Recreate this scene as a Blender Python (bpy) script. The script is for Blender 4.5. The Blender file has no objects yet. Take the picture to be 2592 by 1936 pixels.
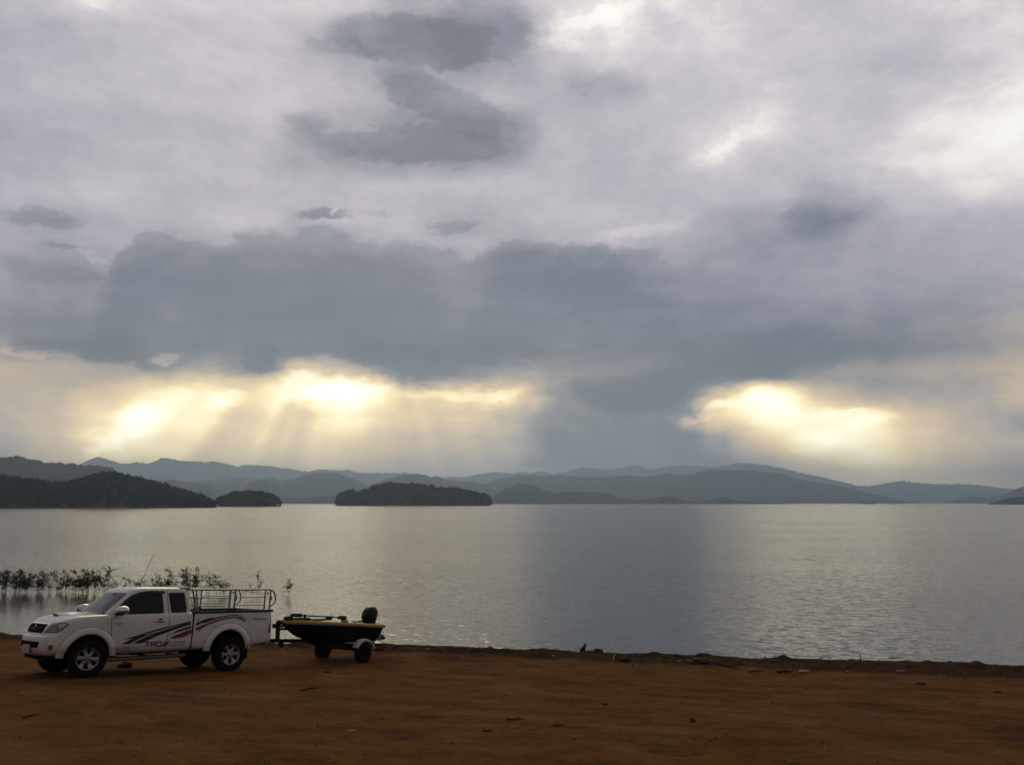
import bpy, bmesh, math, random
import numpy as np
from mathutils import Vector, Matrix, noise as mnoise
from mathutils.bvhtree import BVHTree
from mathutils.geometry import delaunay_2d_cdt

random.seed(7)
RNG = np.random.default_rng(11)
R = math.radians
scn = bpy.context.scene
COL = scn.collection

# ------------------------------------------------------------------ camera
EYE = 4.2                       # eye height over the lake surface (world z = 0)
cam_d = bpy.data.cameras.new('camera'); cam = bpy.data.objects.new('camera', cam_d); COL.objects.link(cam)
cam.location = (0, 0, EYE); cam.rotation_euler = (R(90 + 7.855), 0, 0)
cam_d.sensor_width = 36; cam_d.lens = 36 * 2200 / 2592
cam_d.clip_start = .05; cam_d.clip_end = 60000
scn.camera = cam

# ------------------------------------------------------------------ render / exposure
scn.view_settings.view_transform = 'Standard'; scn.view_settings.look = 'None'
scn.view_settings.exposure = 0; scn.view_settings.gamma = 1
try: scn.cycles.use_denoising = True
except Exception: pass
scn.cycles.max_bounces = 6; scn.cycles.diffuse_bounces = 3; scn.cycles.glossy_bounces = 4
scn.cycles.transmission_bounces = 4; scn.cycles.volume_bounces = 1; scn.cycles.transparent_max_bounces = 8
scn.cycles.sample_clamp_indirect = 6

def lin(c):
    return tuple(((v/255.)/12.92 if v/255. <= .04045 else ((v/255.+.055)/1.055)**2.4) for v in c)

class NT:
    """small helper around a node tree"""
    def __init__(s, tree): s.t = tree; s.n = tree.nodes; s.l = tree.links
    def add(s, kind, **kw):
        n = s.n.new(kind)
        for k, v in kw.items(): setattr(n, k, v)
        return n
    def put(s, sock, v):
        if isinstance(v, bpy.types.NodeSocket): s.l.new(v, sock)
        else: sock.default_value = v
    def math(s, op, a, b=0., c=0., clamp=False):
        n = s.add('ShaderNodeMath', operation=op); n.use_clamp = clamp
        s.put(n.inputs[0], a); s.put(n.inputs[1], b); s.put(n.inputs[2], c)
        return n.outputs[0]
    def vmath(s, op, a, b=(0, 0, 0)):
        n = s.add('ShaderNodeVectorMath', operation=op); s.put(n.inputs[0], a); s.put(n.inputs[1], b)
        return n
    def rng(s, v, a, b, c=0., d=1., kind='SMOOTHSTEP'):
        n = s.add('ShaderNodeMapRange', interpolation_type=kind)
        for i, x in enumerate((v, a, b, c, d)): s.put(n.inputs[i], x)
        return n.outputs[0]
    def comb(s, x, y, z=0.):
        n = s.add('ShaderNodeCombineXYZ')
        for i, v in enumerate((x, y, z)): s.put(n.inputs[i], v)
        return n.outputs[0]
    def sep(s, v):
        n = s.add('ShaderNodeSeparateXYZ'); s.put(n.inputs[0], v); return n.outputs
    def noise(s, vec, scale, detail=4., rough=.55, dist=0.):
        n = s.add('ShaderNodeTexNoise'); s.put(n.inputs['Vector'], vec)
        n.inputs['Scale'].default_value = scale; n.inputs['Detail'].default_value = detail
        n.inputs['Roughness'].default_value = rough; n.inputs['Distortion'].default_value = dist
        return n
    def ramp(s, fac, stops, kind='LINEAR'):
        n = s.add('ShaderNodeValToRGB'); n.color_ramp.interpolation = kind
        e = n.color_ramp.elements
        e[0].position = stops[0][0]; e[0].color = tuple(stops[0][1]) + (1,); e[1].position = stops[-1][0]; e[1].color = tuple(stops[-1][1]) + (1,)
        for p, c in stops[1:-1]: e.new(p).color = tuple(c) + (1,)
        s.put(n.inputs[0], fac); return n.outputs[0]
    def mix(s, fac, a, b, kind='MIX'):
        n = s.add('ShaderNodeMix', data_type='RGBA', blend_type=kind)
        s.put(n.inputs[0], fac); s.put(n.inputs[6], a); s.put(n.inputs[7], b)
        return n.outputs[2]

# ------------------------------------------------------------------ sun behind the cloud bank
SUN_AZ, SUN_EL = -11.0, 28.0          # degrees right of north (+Y), above the horizon
sun_d = bpy.data.lights.new('sun', 'SUN'); sun = bpy.data.objects.new('sun', sun_d); COL.objects.link(sun)
sun_d.energy = .5; sun_d.angle = R(26); sun_d.color = (1, .80, .52)
sdir = Vector((math.sin(R(SUN_AZ))*math.cos(R(SUN_EL)), math.cos(R(SUN_AZ))*math.cos(R(SUN_EL)), math.sin(R(SUN_EL))))
sun.rotation_euler = (-sdir).to_track_quat('-Z', 'Y').to_euler(); sun.location = sdir * 200

# ------------------------------------------------------------------ sky: broken stratocumulus over a hazy evening sky
# rows of cloud brightness: height (tan of elevation), spread of the row, then values west to east
TONE = [
    (0.6153, 0.6331, (0.72, 0.76, 0.86, 0.8, 0.78, 0.78, 0.78, 0.77, 0.6, 0.62, 0.72, 0.85, 0.95, 0.88, 0.8, 0.76, 0.76, 0.78, 0.82, 0.84, 0.84)),
    (0.5735, 0.6297, (0.68, 0.7, 0.72, 0.74, 0.74, 0.74, 0.7, 0.64, 0.55, 0.54, 0.56, 0.82, 0.92, 0.8, 0.84, 0.78, 0.77, 0.76, 0.79, 0.82, 0.86)),
    (0.5322, 0.6264, (0.67, 0.69, 0.71, 0.73, 0.74, 0.74, 0.66, 0.62, 0.62, 0.56, 0.6, 0.74, 0.78, 0.77, 0.8, 0.8, 0.78, 0.74, 0.76, 0.82, 0.88)),
    (0.4913, 0.6231, (0.66, 0.68, 0.7, 0.71, 0.73, 0.73, 0.73, 0.68, 0.56, 0.64, 0.68, 0.65, 0.62, 0.73, 0.76, 0.8, 0.77, 0.75, 0.8, 0.86, 0.9)),
    (0.4508, 0.6199, (0.66, 0.67, 0.68, 0.7, 0.71, 0.72, 0.6, 0.6, 0.54, 0.52, 0.54, 0.7, 0.72, 0.74, 0.82, 0.84, 0.8, 0.79, 0.88, 0.9, 0.95)),
    (0.4108, 0.6166, (0.67, 0.68, 0.69, 0.69, 0.7, 0.7, 0.62, 0.56, 0.54, 0.52, 0.56, 0.68, 0.71, 0.74, 0.88, 0.8, 0.78, 0.84, 0.88, 0.92, 0.95)),
    (0.3711, 0.6134, (0.68, 0.7, 0.74, 0.72, 0.71, 0.71, 0.71, 0.71, 0.7, 0.71, 0.71, 0.71, 0.71, 0.71, 0.74, 0.76, 0.7, 0.78, 0.8, 0.9, 0.84)),
    (0.3319, 0.6103, (0.66, 0.58, 0.64, 0.68, 0.72, 0.73, 0.62, 0.7, 0.7, 0.63, 0.7, 0.72, 0.73, 0.7, 0.65, 0.6, 0.57, 0.63, 0.72, 0.72, 0.72)),
    (0.3066, 0.6082, (0.66, 0.62, 0.68, 0.66, 0.68, 0.66, 0.64, 0.66, 0.67, 0.68, 0.66, 0.7, 0.72, 0.69, 0.62, 0.57, 0.56, 0.62, 0.67, 0.68, 0.68)),
    (0.2858, 0.6066, (0.63, 0.6, 0.62, 0.58, 0.58, 0.57, 0.57, 0.57, 0.58, 0.61, 0.58, 0.58, 0.62, 0.62, 0.6, 0.57, 0.57, 0.61, 0.64, 0.66, 0.66)),
    (0.2546, 0.6041, (0.58, 0.55, 0.53, 0.5, 0.49, 0.48, 0.5, 0.5, 0.51, 0.54, 0.5, 0.48, 0.5, 0.54, 0.55, 0.58, 0.59, 0.6, 0.62, 0.64, 0.66)),
    (0.2166, 0.6010, (0.55, 0.52, 0.53, 0.53, 0.48, 0.46, 0.47, 0.46, 0.47, 0.5, 0.53, 0.52, 0.53, 0.54, 0.53, 0.54, 0.55, 0.57, 0.59, 0.6, 0.64)),
    (0.1789, 0.5980, (0.6, 0.55, 0.52, 0.54, 0.54, 0.54, 0.53, 0.48, 0.46, 0.46, 0.48, 0.52, 0.51, 0.51, 0.5, 0.49, 0.5, 0.52, 0.56, 0.58, 0.62)),
    (0.1509, 0.5957, (0.66, 0.65, 0.63, 0.62, 0.68, 0.62, 0.82, 0.72, 0.58, 0.6, 0.64, 0.62, 0.56, 0.51, 0.5, 0.52, 0.56, 0.58, 0.61, 0.62, 0.66)),
    (0.1232, 0.5935, (0.63, 0.65, 0.72, 0.78, 0.91, 0.93, 1.02, 1.04, 0.82, 0.8, 0.85, 0.55, 0.54, 0.5, 0.63, 0.91, 0.63, 0.61, 0.61, 0.61, 0.63)),
    (0.0956, 0.5913, (0.61, 0.64, 0.78, 0.89, 0.89, 0.82, 0.78, 0.91, 0.78, 0.69, 0.63, 0.53, 0.51, 0.55, 0.79, 0.87, 0.79, 0.8, 0.69, 0.61, 0.61)),
    (0.0682, 0.5891, (0.59, 0.65, 0.82, 0.91, 0.87, 0.8, 0.8, 0.8, 0.72, 0.64, 0.59, 0.52, 0.51, 0.53, 0.61, 0.78, 0.87, 0.78, 0.69, 0.61, 0.59)),
    (0.0410, 0.5869, (0.54, 0.63, 0.8, 0.87, 0.85, 0.8, 0.78, 0.75, 0.68, 0.63, 0.58, 0.52, 0.5, 0.5, 0.54, 0.65, 0.78, 0.81, 0.72, 0.62, 0.56)),
    (0.0141, 0.5847, (0.52, 0.61, 0.76, 0.82, 0.82, 0.78, 0.76, 0.69, 0.63, 0.58, 0.54, 0.5, 0.49, 0.49, 0.51, 0.59, 0.67, 0.74, 0.69, 0.61, 0.54)),
]
TOP_EDGE = [(-0.603, 0.2404, 0), (-0.494, 0.2404, 0), (-0.477, 0.274, 0.6), (-0.459, 0.3011, 1), (-0.433, 0.3204, 1), (-0.4, 0.3187, 1), (-0.367, 0.3136, 1), (-0.342, 0.3068, 1), (-0.323, 0.3181, 1), (-0.301, 0.321, 1), (-0.268, 0.3187, 1), (-0.235, 0.3256, 1), (-0.207, 0.3244, 1), (-0.177, 0.3159, 0.95), (-0.141, 0.3125, 0.85), (-0.097, 0.3096, 0.7), (-0.058, 0.2898, 0.55), (-0.031, 0.3045, 0.9), (0.008, 0.3113, 1), (0.052, 0.309, 1), (0.107, 0.3034, 0.9), (0.161, 0.296, 0.7), (0.216, 0.2853, 0.4), (0.27, 0.2684, 0.2), (0.352, 0.2627, 0), (0.605, 0.2627, 0)]
BASE_EDGE = [(-0.598, 0.1822, 0.5), (-0.532, 0.1696, 0.9), (-0.461, 0.1549, 1), (-0.418, 0.1489, 0.8), (-0.38, 0.1456, 0.7), (-0.337, 0.1423, 0.8), (-0.296, 0.138, 1), (-0.272, 0.144, 0.9), (-0.251, 0.1598, 0.8), (-0.219, 0.1674, 0.8), (-0.187, 0.1587, 1), (-0.148, 0.1391, 1), (-0.111, 0.1347, 1), (-0.068, 0.1402, 1), (-0.03, 0.1532, 0.9), (0.008, 0.1549, 0.6), (0.051, 0.1358, 0.4), (0.098, 0.1034, 0.6), (0.136, 0.0948, 1), (0.173, 0.097, 1), (0.211, 0.1131, 1), (0.244, 0.1272, 1), (0.287, 0.1391, 1), (0.347, 0.144, 0.9), (0.401, 0.1521, 0.7), (0.455, 0.1603, 0.5), (0.537, 0.1685, 0.2), (0.597, 0.1685, 0)]
# smaller cloud details: bearing, elevation, half width, half height (degrees), tilt, brightness change, inner and outer falloff
SKY = [
    (-6.5,29.10,6.46,1.61,0,-0.1,0.72,1.08),(-1.8,29.78,4.24,2.06,0,-0.07,0.7,1.1),(-11.7,28.28,2.84,0.62,0,-0.06,0.5,1.2),(-6.6,22.95,8.08,1.28,0,-0.09,0.7,1.1),
    (-4.7,25.45,5.30,1.58,-18,-0.1,0.7,1.1),(-14.1,23.93,1.53,0.65,-10,-0.06,0.5,1.3),(5.1,26.75,2.07,0.64,0,-0.06,0.5,1.3),(-12.5,18.41,1.83,0.48,0,-0.14,0.6,1.15),
    (-4.1,18.05,1.89,0.41,8,-0.08,0.5,1.3),(-9.0,18.61,1.06,0.14,0,-0.05,0.3,1.4),(-29.2,16.37,2.22,0.57,4,-0.08,0.5,1.2),(-28.0,14.81,1.26,0.21,-3,-0.08,0.5,1.2),
    (-28.6,13.26,2.96,0.79,-3,-0.05,0.6,1.2),(3.0,15.30,6.22,1.37,-3,-0.03,0.75,1.12),(-16.3,9.04,1.21,1.17,0,-0.1,0.5,1.15),(20.7,17.89,3.26,1.81,5,-0.07,0.55,1.2),
    (9.0,7.04,5.05,1.51,3,-0.045,0.5,1.25),(-5.7,8.91,5.85,1.39,-6,-0.05,0.7,1.12),(-24.8,8.70,5.20,0.66,-9,-0.04,0.5,1.2),(-11.7,7.43,2.83,0.95,0,0.12,0.4,1.3),
    (-14.1,8.04,1.47,0.47,20,0.1,0.4,1.3),(-18.3,6.25,1.40,0.69,0,0.08,0.3,1.4),(-24.4,4.27,2.19,0.83,42,0.08,0.3,1.4),(14.6,6.46,2.04,0.77,12,0.07,0.3,1.3),
    (12.6,5.76,2.16,0.39,18,0.09,0.4,1.2),(22.2,5.19,2.06,0.48,-8,0.08,0.3,1.3),(-22.2,8.67,0.81,0.28,0,0.12,0.3,1.3),(-0.5,7.28,1.38,0.55,0,0.1,0.3,1.3),(-4.8,7.10,3.38,0.43,-2,0.08,0.3,1.3),
    (-26.2,14.31,0.93,0.27,-20,0.07,0.3,1.4),(-11.7,18.64,0.28,0.20,0,0.18,0.3,1.4),(-12.0,17.87,1.52,0.14,0,0.05,0.3,1.4),(3.9,29.68,1.78,1.24,0,0.09,0.3,1.4),
    (6.7,30.66,2.88,0.56,15,0.1,0.3,1.4),(13.9,22.28,1.49,0.55,20,0.05,0.3,1.4),(15.8,23.13,2.64,0.97,18,0.05,0.3,1.4),(30.8,21.12,2.55,1.08,20,0.06,0.3,1.4),
    (26.5,19.91,3.01,0.67,-4,0.05,0.3,1.4),(8.9,17.65,3.96,0.49,8,0.08,0.3,1.3),(-27.3,28.39,1.33,0.42,0,0.06,0.3,1.4),(-29.5,8.48,1.68,0.27,-3,0.08,0.3,1.4),
    
]
def build_world():
    w = bpy.data.worlds.new('World'); scn.world = w; w.use_nodes = True
    t = NT(w.node_tree); t.n.clear()
    tc = t.add('ShaderNodeTexCoord'); d = t.sep(tc.outputs['Generated'])
    az = t.math('MULTIPLY', t.math('ARCTAN2', d[0], d[1]), 180/math.pi)
    el = t.math('MULTIPLY', t.math('ARCSINE', t.math('MAXIMUM', t.math('MINIMUM', d[2], 1.), -1.)), 180/math.pi)
    flat = t.comb(az, el, 0.)
    # billowing edges: two sizes of warp, wider than high
    st = t.comb(t.math('MULTIPLY', az, .75), t.math('MULTIPLY', el, 1.35), 3.)
    n1 = t.vmath('SUBTRACT', t.noise(st, .16, 3., .5).outputs['Color'], (.5, .5, .5)).outputs[0]
    n2 = t.vmath('SUBTRACT', t.noise(st, .62, 5., .58).outputs['Color'], (.5, .5, .5)).outputs[0]
    wv = t.vmath('MULTIPLY', n1, (1.8, .9, 0)).outputs[0]
    wv2 = t.vmath('MULTIPLY', n2, (2.4, 1.5, 0)).outputs[0]
    n3 = t.vmath('SUBTRACT', t.noise(t.comb(t.math('MULTIPLY', az, .8), t.math('MULTIPLY', el, 1.3), 7.), 1.3, 7., .62).outputs['Color'], (.5, .5, .5)).outputs[0]
    p = t.vmath('ADD', t.vmath('ADD', flat, wv).outputs[0], t.vmath('ADD', wv2, t.vmath('MULTIPLY', n3, (1.6, 1.3, 0)).outputs[0]).outputs[0]).outputs[0]
    # broad tone of the cloud sheet, row by row over the northern half of the sky
    uy = t.math('MAXIMUM', d[1], .05); wd = t.vmath('MULTIPLY', t.vmath('ADD', wv, wv2).outputs[0], (.017, .017, 0)).outputs[0]; wd = t.sep(wd)
    u = t.math('ADD', t.math('DIVIDE', d[0], uy), wd[0]); v = t.math('ADD', t.math('DIVIDE', d[2], uy), wd[1])
    L = None; pv_ = None
    for v0, us, vals in TONE:
        uu = t.math('ADD', t.math('MULTIPLY', u, .5/us*.9), .5)
        m = len(vals); e = t.ramp(uu, [(.05 + .9*k/(m-1), (q/1.2,)*3) for k, q in enumerate(vals)], 'EASE')
        L = e if L is None else t.mix(t.rng(v, pv_, v0), L, e)
        pv_ = v0
    L = t.math('MULTIPLY', t.sep(L)[0], 1.2)
    # the heavy bank: billowed upper edge and a sharper base above the bright gap
    def edge(pts): 
        un = lambda q: (q + .62)/1.24
        e = t.ramp(t.math('ADD', t.math('DIVIDE', u, 1.24), .5), [(un(q), (h, wt, 0)) for q, h, wt in pts], 'EASE'); return t.sep(e)
    te = edge(TOP_EDGE); be = edge(BASE_EDGE)
    rg_ = t.vmath('SUBTRACT', t.noise(t.comb(t.math('MULTIPLY', az, .9), t.math('MULTIPLY', el, 1.2), 4.), .55, 7., .62).outputs['Color'], (.5, .5, .5)).outputs[0]
    rg_ = t.sep(rg_)
    up = t.math('ADD', t.math('SUBTRACT', te[0], v), t.math('MULTIPLY', rg_[0], .040))         # distance below the upper edge
    bank = t.math('MULTIPLY', t.math('MULTIPLY', t.rng(up, -.002, .010), t.rng(up, .17, .02)), te[1])
    dn = t.math('ADD', t.math('SUBTRACT', v, be[0]), t.math('MULTIPLY', rg_[1], .034))         # distance above the base
    sole = t.math('MULTIPLY', t.math('MULTIPLY', t.rng(dn, -.002, .014), t.rng(dn, .085, .012)), be[1])
    L = t.math('SUBTRACT', L, t.math('ADD', t.math('MULTIPLY', bank, .10), t.math('MULTIPLY', sole, .085)))
    total = None
    for q, (a, e, rx, ry, rot, amp, i0, o0) in enumerate(SKY):
        if q and q % 8 == 0:      # keeps the evaluation in order so the shader stack stays small
            p = t.vmath('ADD', p, t.vmath('MULTIPLY', total, (1e-7, 1e-7, 0)).outputs[0]).outputs[0]
        m = t.add('ShaderNodeMapping', vector_type='TEXTURE'); t.put(m.inputs[0], p)
        m.inputs['Location'].default_value = (a, e, 0); m.inputs['Rotation'].default_value = (0, 0, R(rot))
        m.inputs['Scale'].default_value = (rx, ry, 1)
        r = t.vmath('LENGTH', m.outputs[0]).outputs['Value']
        k = t.rng(r, i0, o0, amp, 0.)
        total = k if total is None else t.math('ADD', total, k)
    # soft streaky texture of the cloud sheet
    lay = t.comb(t.math('MULTIPLY', az, .35), t.math('MULTIPLY', el, 1.0), 9.)
    tex = t.math('SUBTRACT', t.noise(lay, .30, 7., .58, .3).outputs['Fac'], .5)
    tex2 = t.math('SUBTRACT', t.noise(st, .50, 7., .62).outputs['Fac'], .5)
    L = t.math('ADD', t.math('ADD', L, total), t.math('ADD', t.math('MULTIPLY', tex, .19), t.math('MULTIPLY', tex2, .15)))
    # shafts of light fanning out from the hidden sun below the cloud base
    fan = t.math('ARCTAN2', t.math('ADD', az, 10.), t.math('SUBTRACT', 19., el))
    shaft = t.math('SUBTRACT', t.rng(t.noise(t.comb(fan, 0., 0.), 3.2, 2., .55).outputs['Fac'], .30, .70), .5)
    inlow = t.math('MULTIPLY', t.rng(el, 8.5, 5.), t.rng(t.math('ABSOLUTE', t.math('ADD', az, 1.)), 30., 20.))
    lift = t.math('ADD', .06, t.math('MULTIPLY', t.math('MAXIMUM', t.math('SUBTRACT', L, .52), 0.), .34))
    L = t.math('ADD', L, t.math('MULTIPLY', t.math('MULTIPLY', shaft, inlow), lift))
    low = t.rng(el, 8.2, 6.2)
    for c_, w_, a_ in ((-.80, .13, .08), (-.52, .09, -.06), (-.34, .06, -.035), (-.13, .14, .07), (.24, .06, -.04), (.93, .09, -.05), (1.13, .11, .13)):
        L = t.math('ADD', L, t.math('MULTIPLY', t.rng(t.math('ABSOLUTE', t.math('SUBTRACT', fan, c_)), 0., w_, a_, 0.), low))
    tex3 = t.math('SUBTRACT', t.noise(st, 1.7, 6., .62).outputs['Fac'], .5)
    L = t.math('ADD', L, t.math('MULTIPLY', tex3, t.rng(el, 8., 12., .02, .075)))
    # out of view the sky is dimmed to lower the light on truck and bank
    L = t.math('MAXIMUM', L, t.math('ADD', .29, t.math('MULTIPLY', L, .36)))
    over = t.math('MAXIMUM', t.rng(el, 38., 60.), t.rng(t.math('ABSOLUTE', az), 42., 75.))     # darkening added to the unseen sky overhead and behind the viewer
    L = t.math('ADD', t.math('MULTIPLY', L, t.math('SUBTRACT', 1., over)), t.math('MULTIPLY', t.math('ADD', .435, t.math('MULTIPLY', tex, .2)), over))
    Ln = t.math('DIVIDE', L, 1.2)
    def rp(st_): return t.ramp(Ln, [(a/1.2, lin(c)) for a, c in st_])
    hi = rp([(.30, (74, 78, 94)), (.42, (100, 108, 124)), (.55, (142, 144, 158)), (.68, (182, 178, 188)), (.80, (213, 206, 213)), (.92, (248, 240, 235)), (1.05, (255, 253, 246))])
    lo = rp([(.30, (70, 82, 96)), (.42, (98, 107, 117)), (.50, (122, 127, 132)), (.56, (146, 141, 139)), (.60, (163, 152, 142)), (.66, (191, 171, 144)), (.75, (222, 196, 154)), (.88, (254, 230, 174)), (1.0, (255, 244, 206)), (1.15, (255, 250, 226))])
    col = t.mix(t.rng(el, 7., 13.), lo, hi)
    col = t.mix(t.math('MULTIPLY', over, .85), col, t.ramp(Ln, [(.3/1.2, lin((84, 76, 72))), (.45/1.2, lin((126, 116, 108))), (.7/1.2, lin((180, 172, 165)))]))  # warm grey tint added to the unseen sky, to warm the truck's light
    hdr = t.math('ADD', 1., t.math('MULTIPLY', t.math('MAXIMUM', t.math('SUBTRACT', L, .84), 0.), t.rng(el, 9., 16., 2.2, .6)))
    hdr = t.math('MULTIPLY', hdr, t.math('ADD', 1., t.math('MULTIPLY', t.rng(el, 11., 1., 0., 1.3), t.rng(L, .49, .62, .15, 1.))))          # the low sky is seen through the thickest air
    sky = t.add('ShaderNodeTexSky', sky_type='NISHITA'); sky.sun_disc = False
    sky.sun_elevation = R(SUN_EL); sky.sun_rotation = R(SUN_AZ); sky.air_density = 2.; sky.dust_density = 4.
    b1 = t.add('ShaderNodeBackground'); t.put(b1.inputs[0], sky.outputs[0]); b1.inputs[1].default_value = .06
    b2 = t.add('ShaderNodeBackground'); t.put(b2.inputs[0], col); t.put(b2.inputs[1], hdr)
    mx = t.add('ShaderNodeMixShader'); mx.inputs[0].default_value = .985
    t.l.new(b1.outputs[0], mx.inputs[1]); t.l.new(b2.outputs[0], mx.inputs[2])
    o = t.add('ShaderNodeOutputWorld'); t.l.new(mx.outputs[0], o.inputs[0])
    w.cycles.sampling_method = 'MANUAL'; w.cycles.sample_map_resolution = 1024
build_world()

# ------------------------------------------------------------------ object helpers
def tag(o, label=None, cat=None, group=None, kind=None):
    if label: o['label'] = label
    if cat: o['category'] = cat
    if group: o['group'] = group
    if kind: o['kind'] = kind
    return o
def empty(name, loc=(0, 0, 0), label=None, cat=None, group=None):
    o = bpy.data.objects.new(name, None); COL.objects.link(o); o.location = loc
    o.empty_display_size = .2
    return tag(o, label, cat, group)
def link(name, me, mat=None, parent=None, smooth=None):
    o = bpy.data.objects.new(name, me); COL.objects.link(o)
    if mat is not None:
        for m in (mat if isinstance(mat, (list, tuple)) else [mat]): me.materials.append(m)
    if parent is not None: o.parent = parent
    if smooth is not None:
        for pl in me.polygons: pl.use_smooth = True
        if smooth < 180: me.set_sharp_from_angle(angle=R(smooth))
    return o
def from_np(name, V, F, mat=None, parent=None, smooth=None):
    me = bpy.data.meshes.new(name)
    V = np.asarray(V, np.float32); F = np.asarray(F, np.int32)
    me.vertices.add(len(V)); me.vertices.foreach_set('co', V.ravel())
    k = F.shape[1]
    me.loops.add(F.size); me.loops.foreach_set('vertex_index', F.ravel())
    me.polygons.add(len(F)); me.polygons.foreach_set('loop_start', np.arange(0, F.size, k, dtype=np.int32))
    me.update(calc_edges=True); me.validate()
    return link(name, me, mat, parent, smooth)
def from_bm(name, bm, mat=None, parent=None, smooth=None, recalc=True):
    if recalc: bmesh.ops.recalc_face_normals(bm, faces=bm.faces)
    me = bpy.data.meshes.new(name); bm.to_mesh(me); bm.free()
    return link(name, me, mat, parent, smooth)

def vnoise(x, y, scale, seed=0, octaves=4, gain=.5):
    """fractal value noise, vectorised, about -1..1"""
    x = np.asarray(x, float) * scale; y = np.asarray(y, float) * scale
    tot = np.zeros(np.broadcast(x, y).shape); amp = 1.; nrm = 0.
    tab = np.random.default_rng(100 + seed).uniform(-1, 1, (256, 256))
    for _ in range(octaves):
        xi = np.floor(x).astype(int); yi = np.floor(y).astype(int); fx = x - xi; fy = y - yi
        fx = fx*fx*(3-2*fx); fy = fy*fy*(3-2*fy)
        a = tab[xi & 255, yi & 255]; b = tab[(xi+1) & 255, yi & 255]
        c = tab[xi & 255, (yi+1) & 255]; d = tab[(xi+1) & 255, (yi+1) & 255]
        tot += amp*((a*(1-fx)+b*fx)*(1-fy) + (c*(1-fx)+d*fx)*fy); nrm += amp
        x = x*2.03 + 17.1; y = y*2.03 + 5.3; amp *= gain
    return tot/nrm

def pmat(name, col=(.5, .5, .5), rough=.5, metal=0., spec=.5, coat=0., var=0., vscale=8., bump=0., bscale=40., emit=None):
    """principled material with some uneven colour and grain"""
    m = bpy.data.materials.new(name); m.use_nodes = True; t = NT(m.node_tree); b = t.n['Principled BSDF']
    b.inputs['Roughness'].default_value = rough; b.inputs['Metallic'].default_value = metal
    b.inputs['Specular IOR Level'].default_value = spec; b.inputs['Coat Weight'].default_value = coat
    b.inputs['Coat Roughness'].default_value = .08
    tc = t.add('ShaderNodeTexCoord').outputs['Object']
    if var:
        n = t.noise(tc, vscale, 5., .6).outputs['Fac']
        c = t.mix(t.rng(n, .3, .7), tuple(v*(1-var) for v in col)+(1,), tuple(min(1, v*(1+var)) for v in col)+(1,))
        t.put(b.inputs['Base Color'], c)
        t.put(b.inputs['Roughness'], t.rng(n, .2, .8, rough*.85, min(1, rough*1.15)))
    else: b.inputs['Base Color'].default_value = tuple(col)+(1,)
    if bump:
        bn = t.add('ShaderNodeBump'); bn.inputs['Strength'].default_value = bump; bn.inputs['Distance'].default_value = .02
        t.put(bn.inputs['Height'], t.noise(tc, bscale, 4., .6).outputs['Fac']); t.l.new(bn.outputs[0], b.inputs['Normal'])
    return m

# ------------------------------------------------------------------ shore: red laterite bank sloping down to the lake
T_PROF = ([-60, -8, -3, 0, .25, 1.5, 2.8, 3.65, 5, 6.81, 9.38, 16, 25.45, 45, 300], [-6, -1.2, -.3, -.02, .05, .09, .125, .16, .285, .475, .76, 1.50, 2.56, 4.4, 12])
def shore_t(x, y): return 25.45 - (.18*np.asarray(x, float) + .984*np.asarray(y, float))
RUTS = [(-5.5, 21.6, 9., 12.2, 1.2), (-11., 16.6, 10., 8.6, .8), (-2., 20., 14., 17.6, -.5), (-9., 18., -1., 8., .4)]
def ground_h(x, y, fine=True):
    x = np.asarray(x, float); y = np.asarray(y, float); t = shore_t(x, y)
    tt = t + .45*vnoise(x, y, .45, 1, 3)*np.clip(1 - np.abs(t)/5, 0, 1)
    z = np.interp(tt, *T_PROF)
    edge = np.exp(-((t - .7)/1.0)**2)                      # broken wet edge
    z = z + edge*(.045*vnoise(x, y, 1.7, 2, 4) + .012)
    near = np.clip(1 - (np.hypot(x, y - 14)/26)**2, 0, 1)
    z = z + .022*vnoise(x, y, .35, 3, 3)*near*np.clip((t-2)/4, 0, 1)
    for (x0, y0, x1, y1, bow) in RUTS:
        L_ = math.hypot(x1-x0, y1-y0); ux, uy = (x1-x0)/L_, (y1-y0)/L_; s_ = (x-x0)*ux + (y-y0)*uy; q_ = (x-x0)*-uy + (y-y0)*ux - bow*np.sin(np.clip(s_/L_, 0, 1)*math.pi)
        for off in (-.74, .74):
            e_ = (q_-off)/.15; z = z + (-.028*np.exp(-e_**4) + .012*np.exp(-((np.abs(e_)-1.4)/.45)**2))*np.clip(s_*2, 0, 1)*np.clip((L_-s_)*2, 0, 1)*(.55 + .45*vnoise(x, y, .8, 8, 2))
    if fine:
        z = z + (.014*vnoise(x*.5 + y*.1, y - .1*x, 2.2, 4, 4) + .008*vnoise(x, y, 7., 5, 3))*near
        lump = np.clip(vnoise(x, y, 3.3, 6, 3) - .18, 0, 1)
        z = z + lump*.16*np.exp(-((t - 1.1)/1.1)**2) + lump*.03*near
    return z
def gz(x, y): return float(ground_h(x, y, False))

def spread(a, b, step, out, grow):
    core = list(np.arange(a, b + 1e-6, step)); s = step
    lo = []; v = a
    while v > out[0]: s *= grow; v -= s; lo.append(max(v, out[0]))
    s = step; hi = []; v = b
    while v < out[1]: s *= grow; v += s; hi.append(min(v, out[1]))
    return np.array(lo[::-1] + core + hi)

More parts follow.
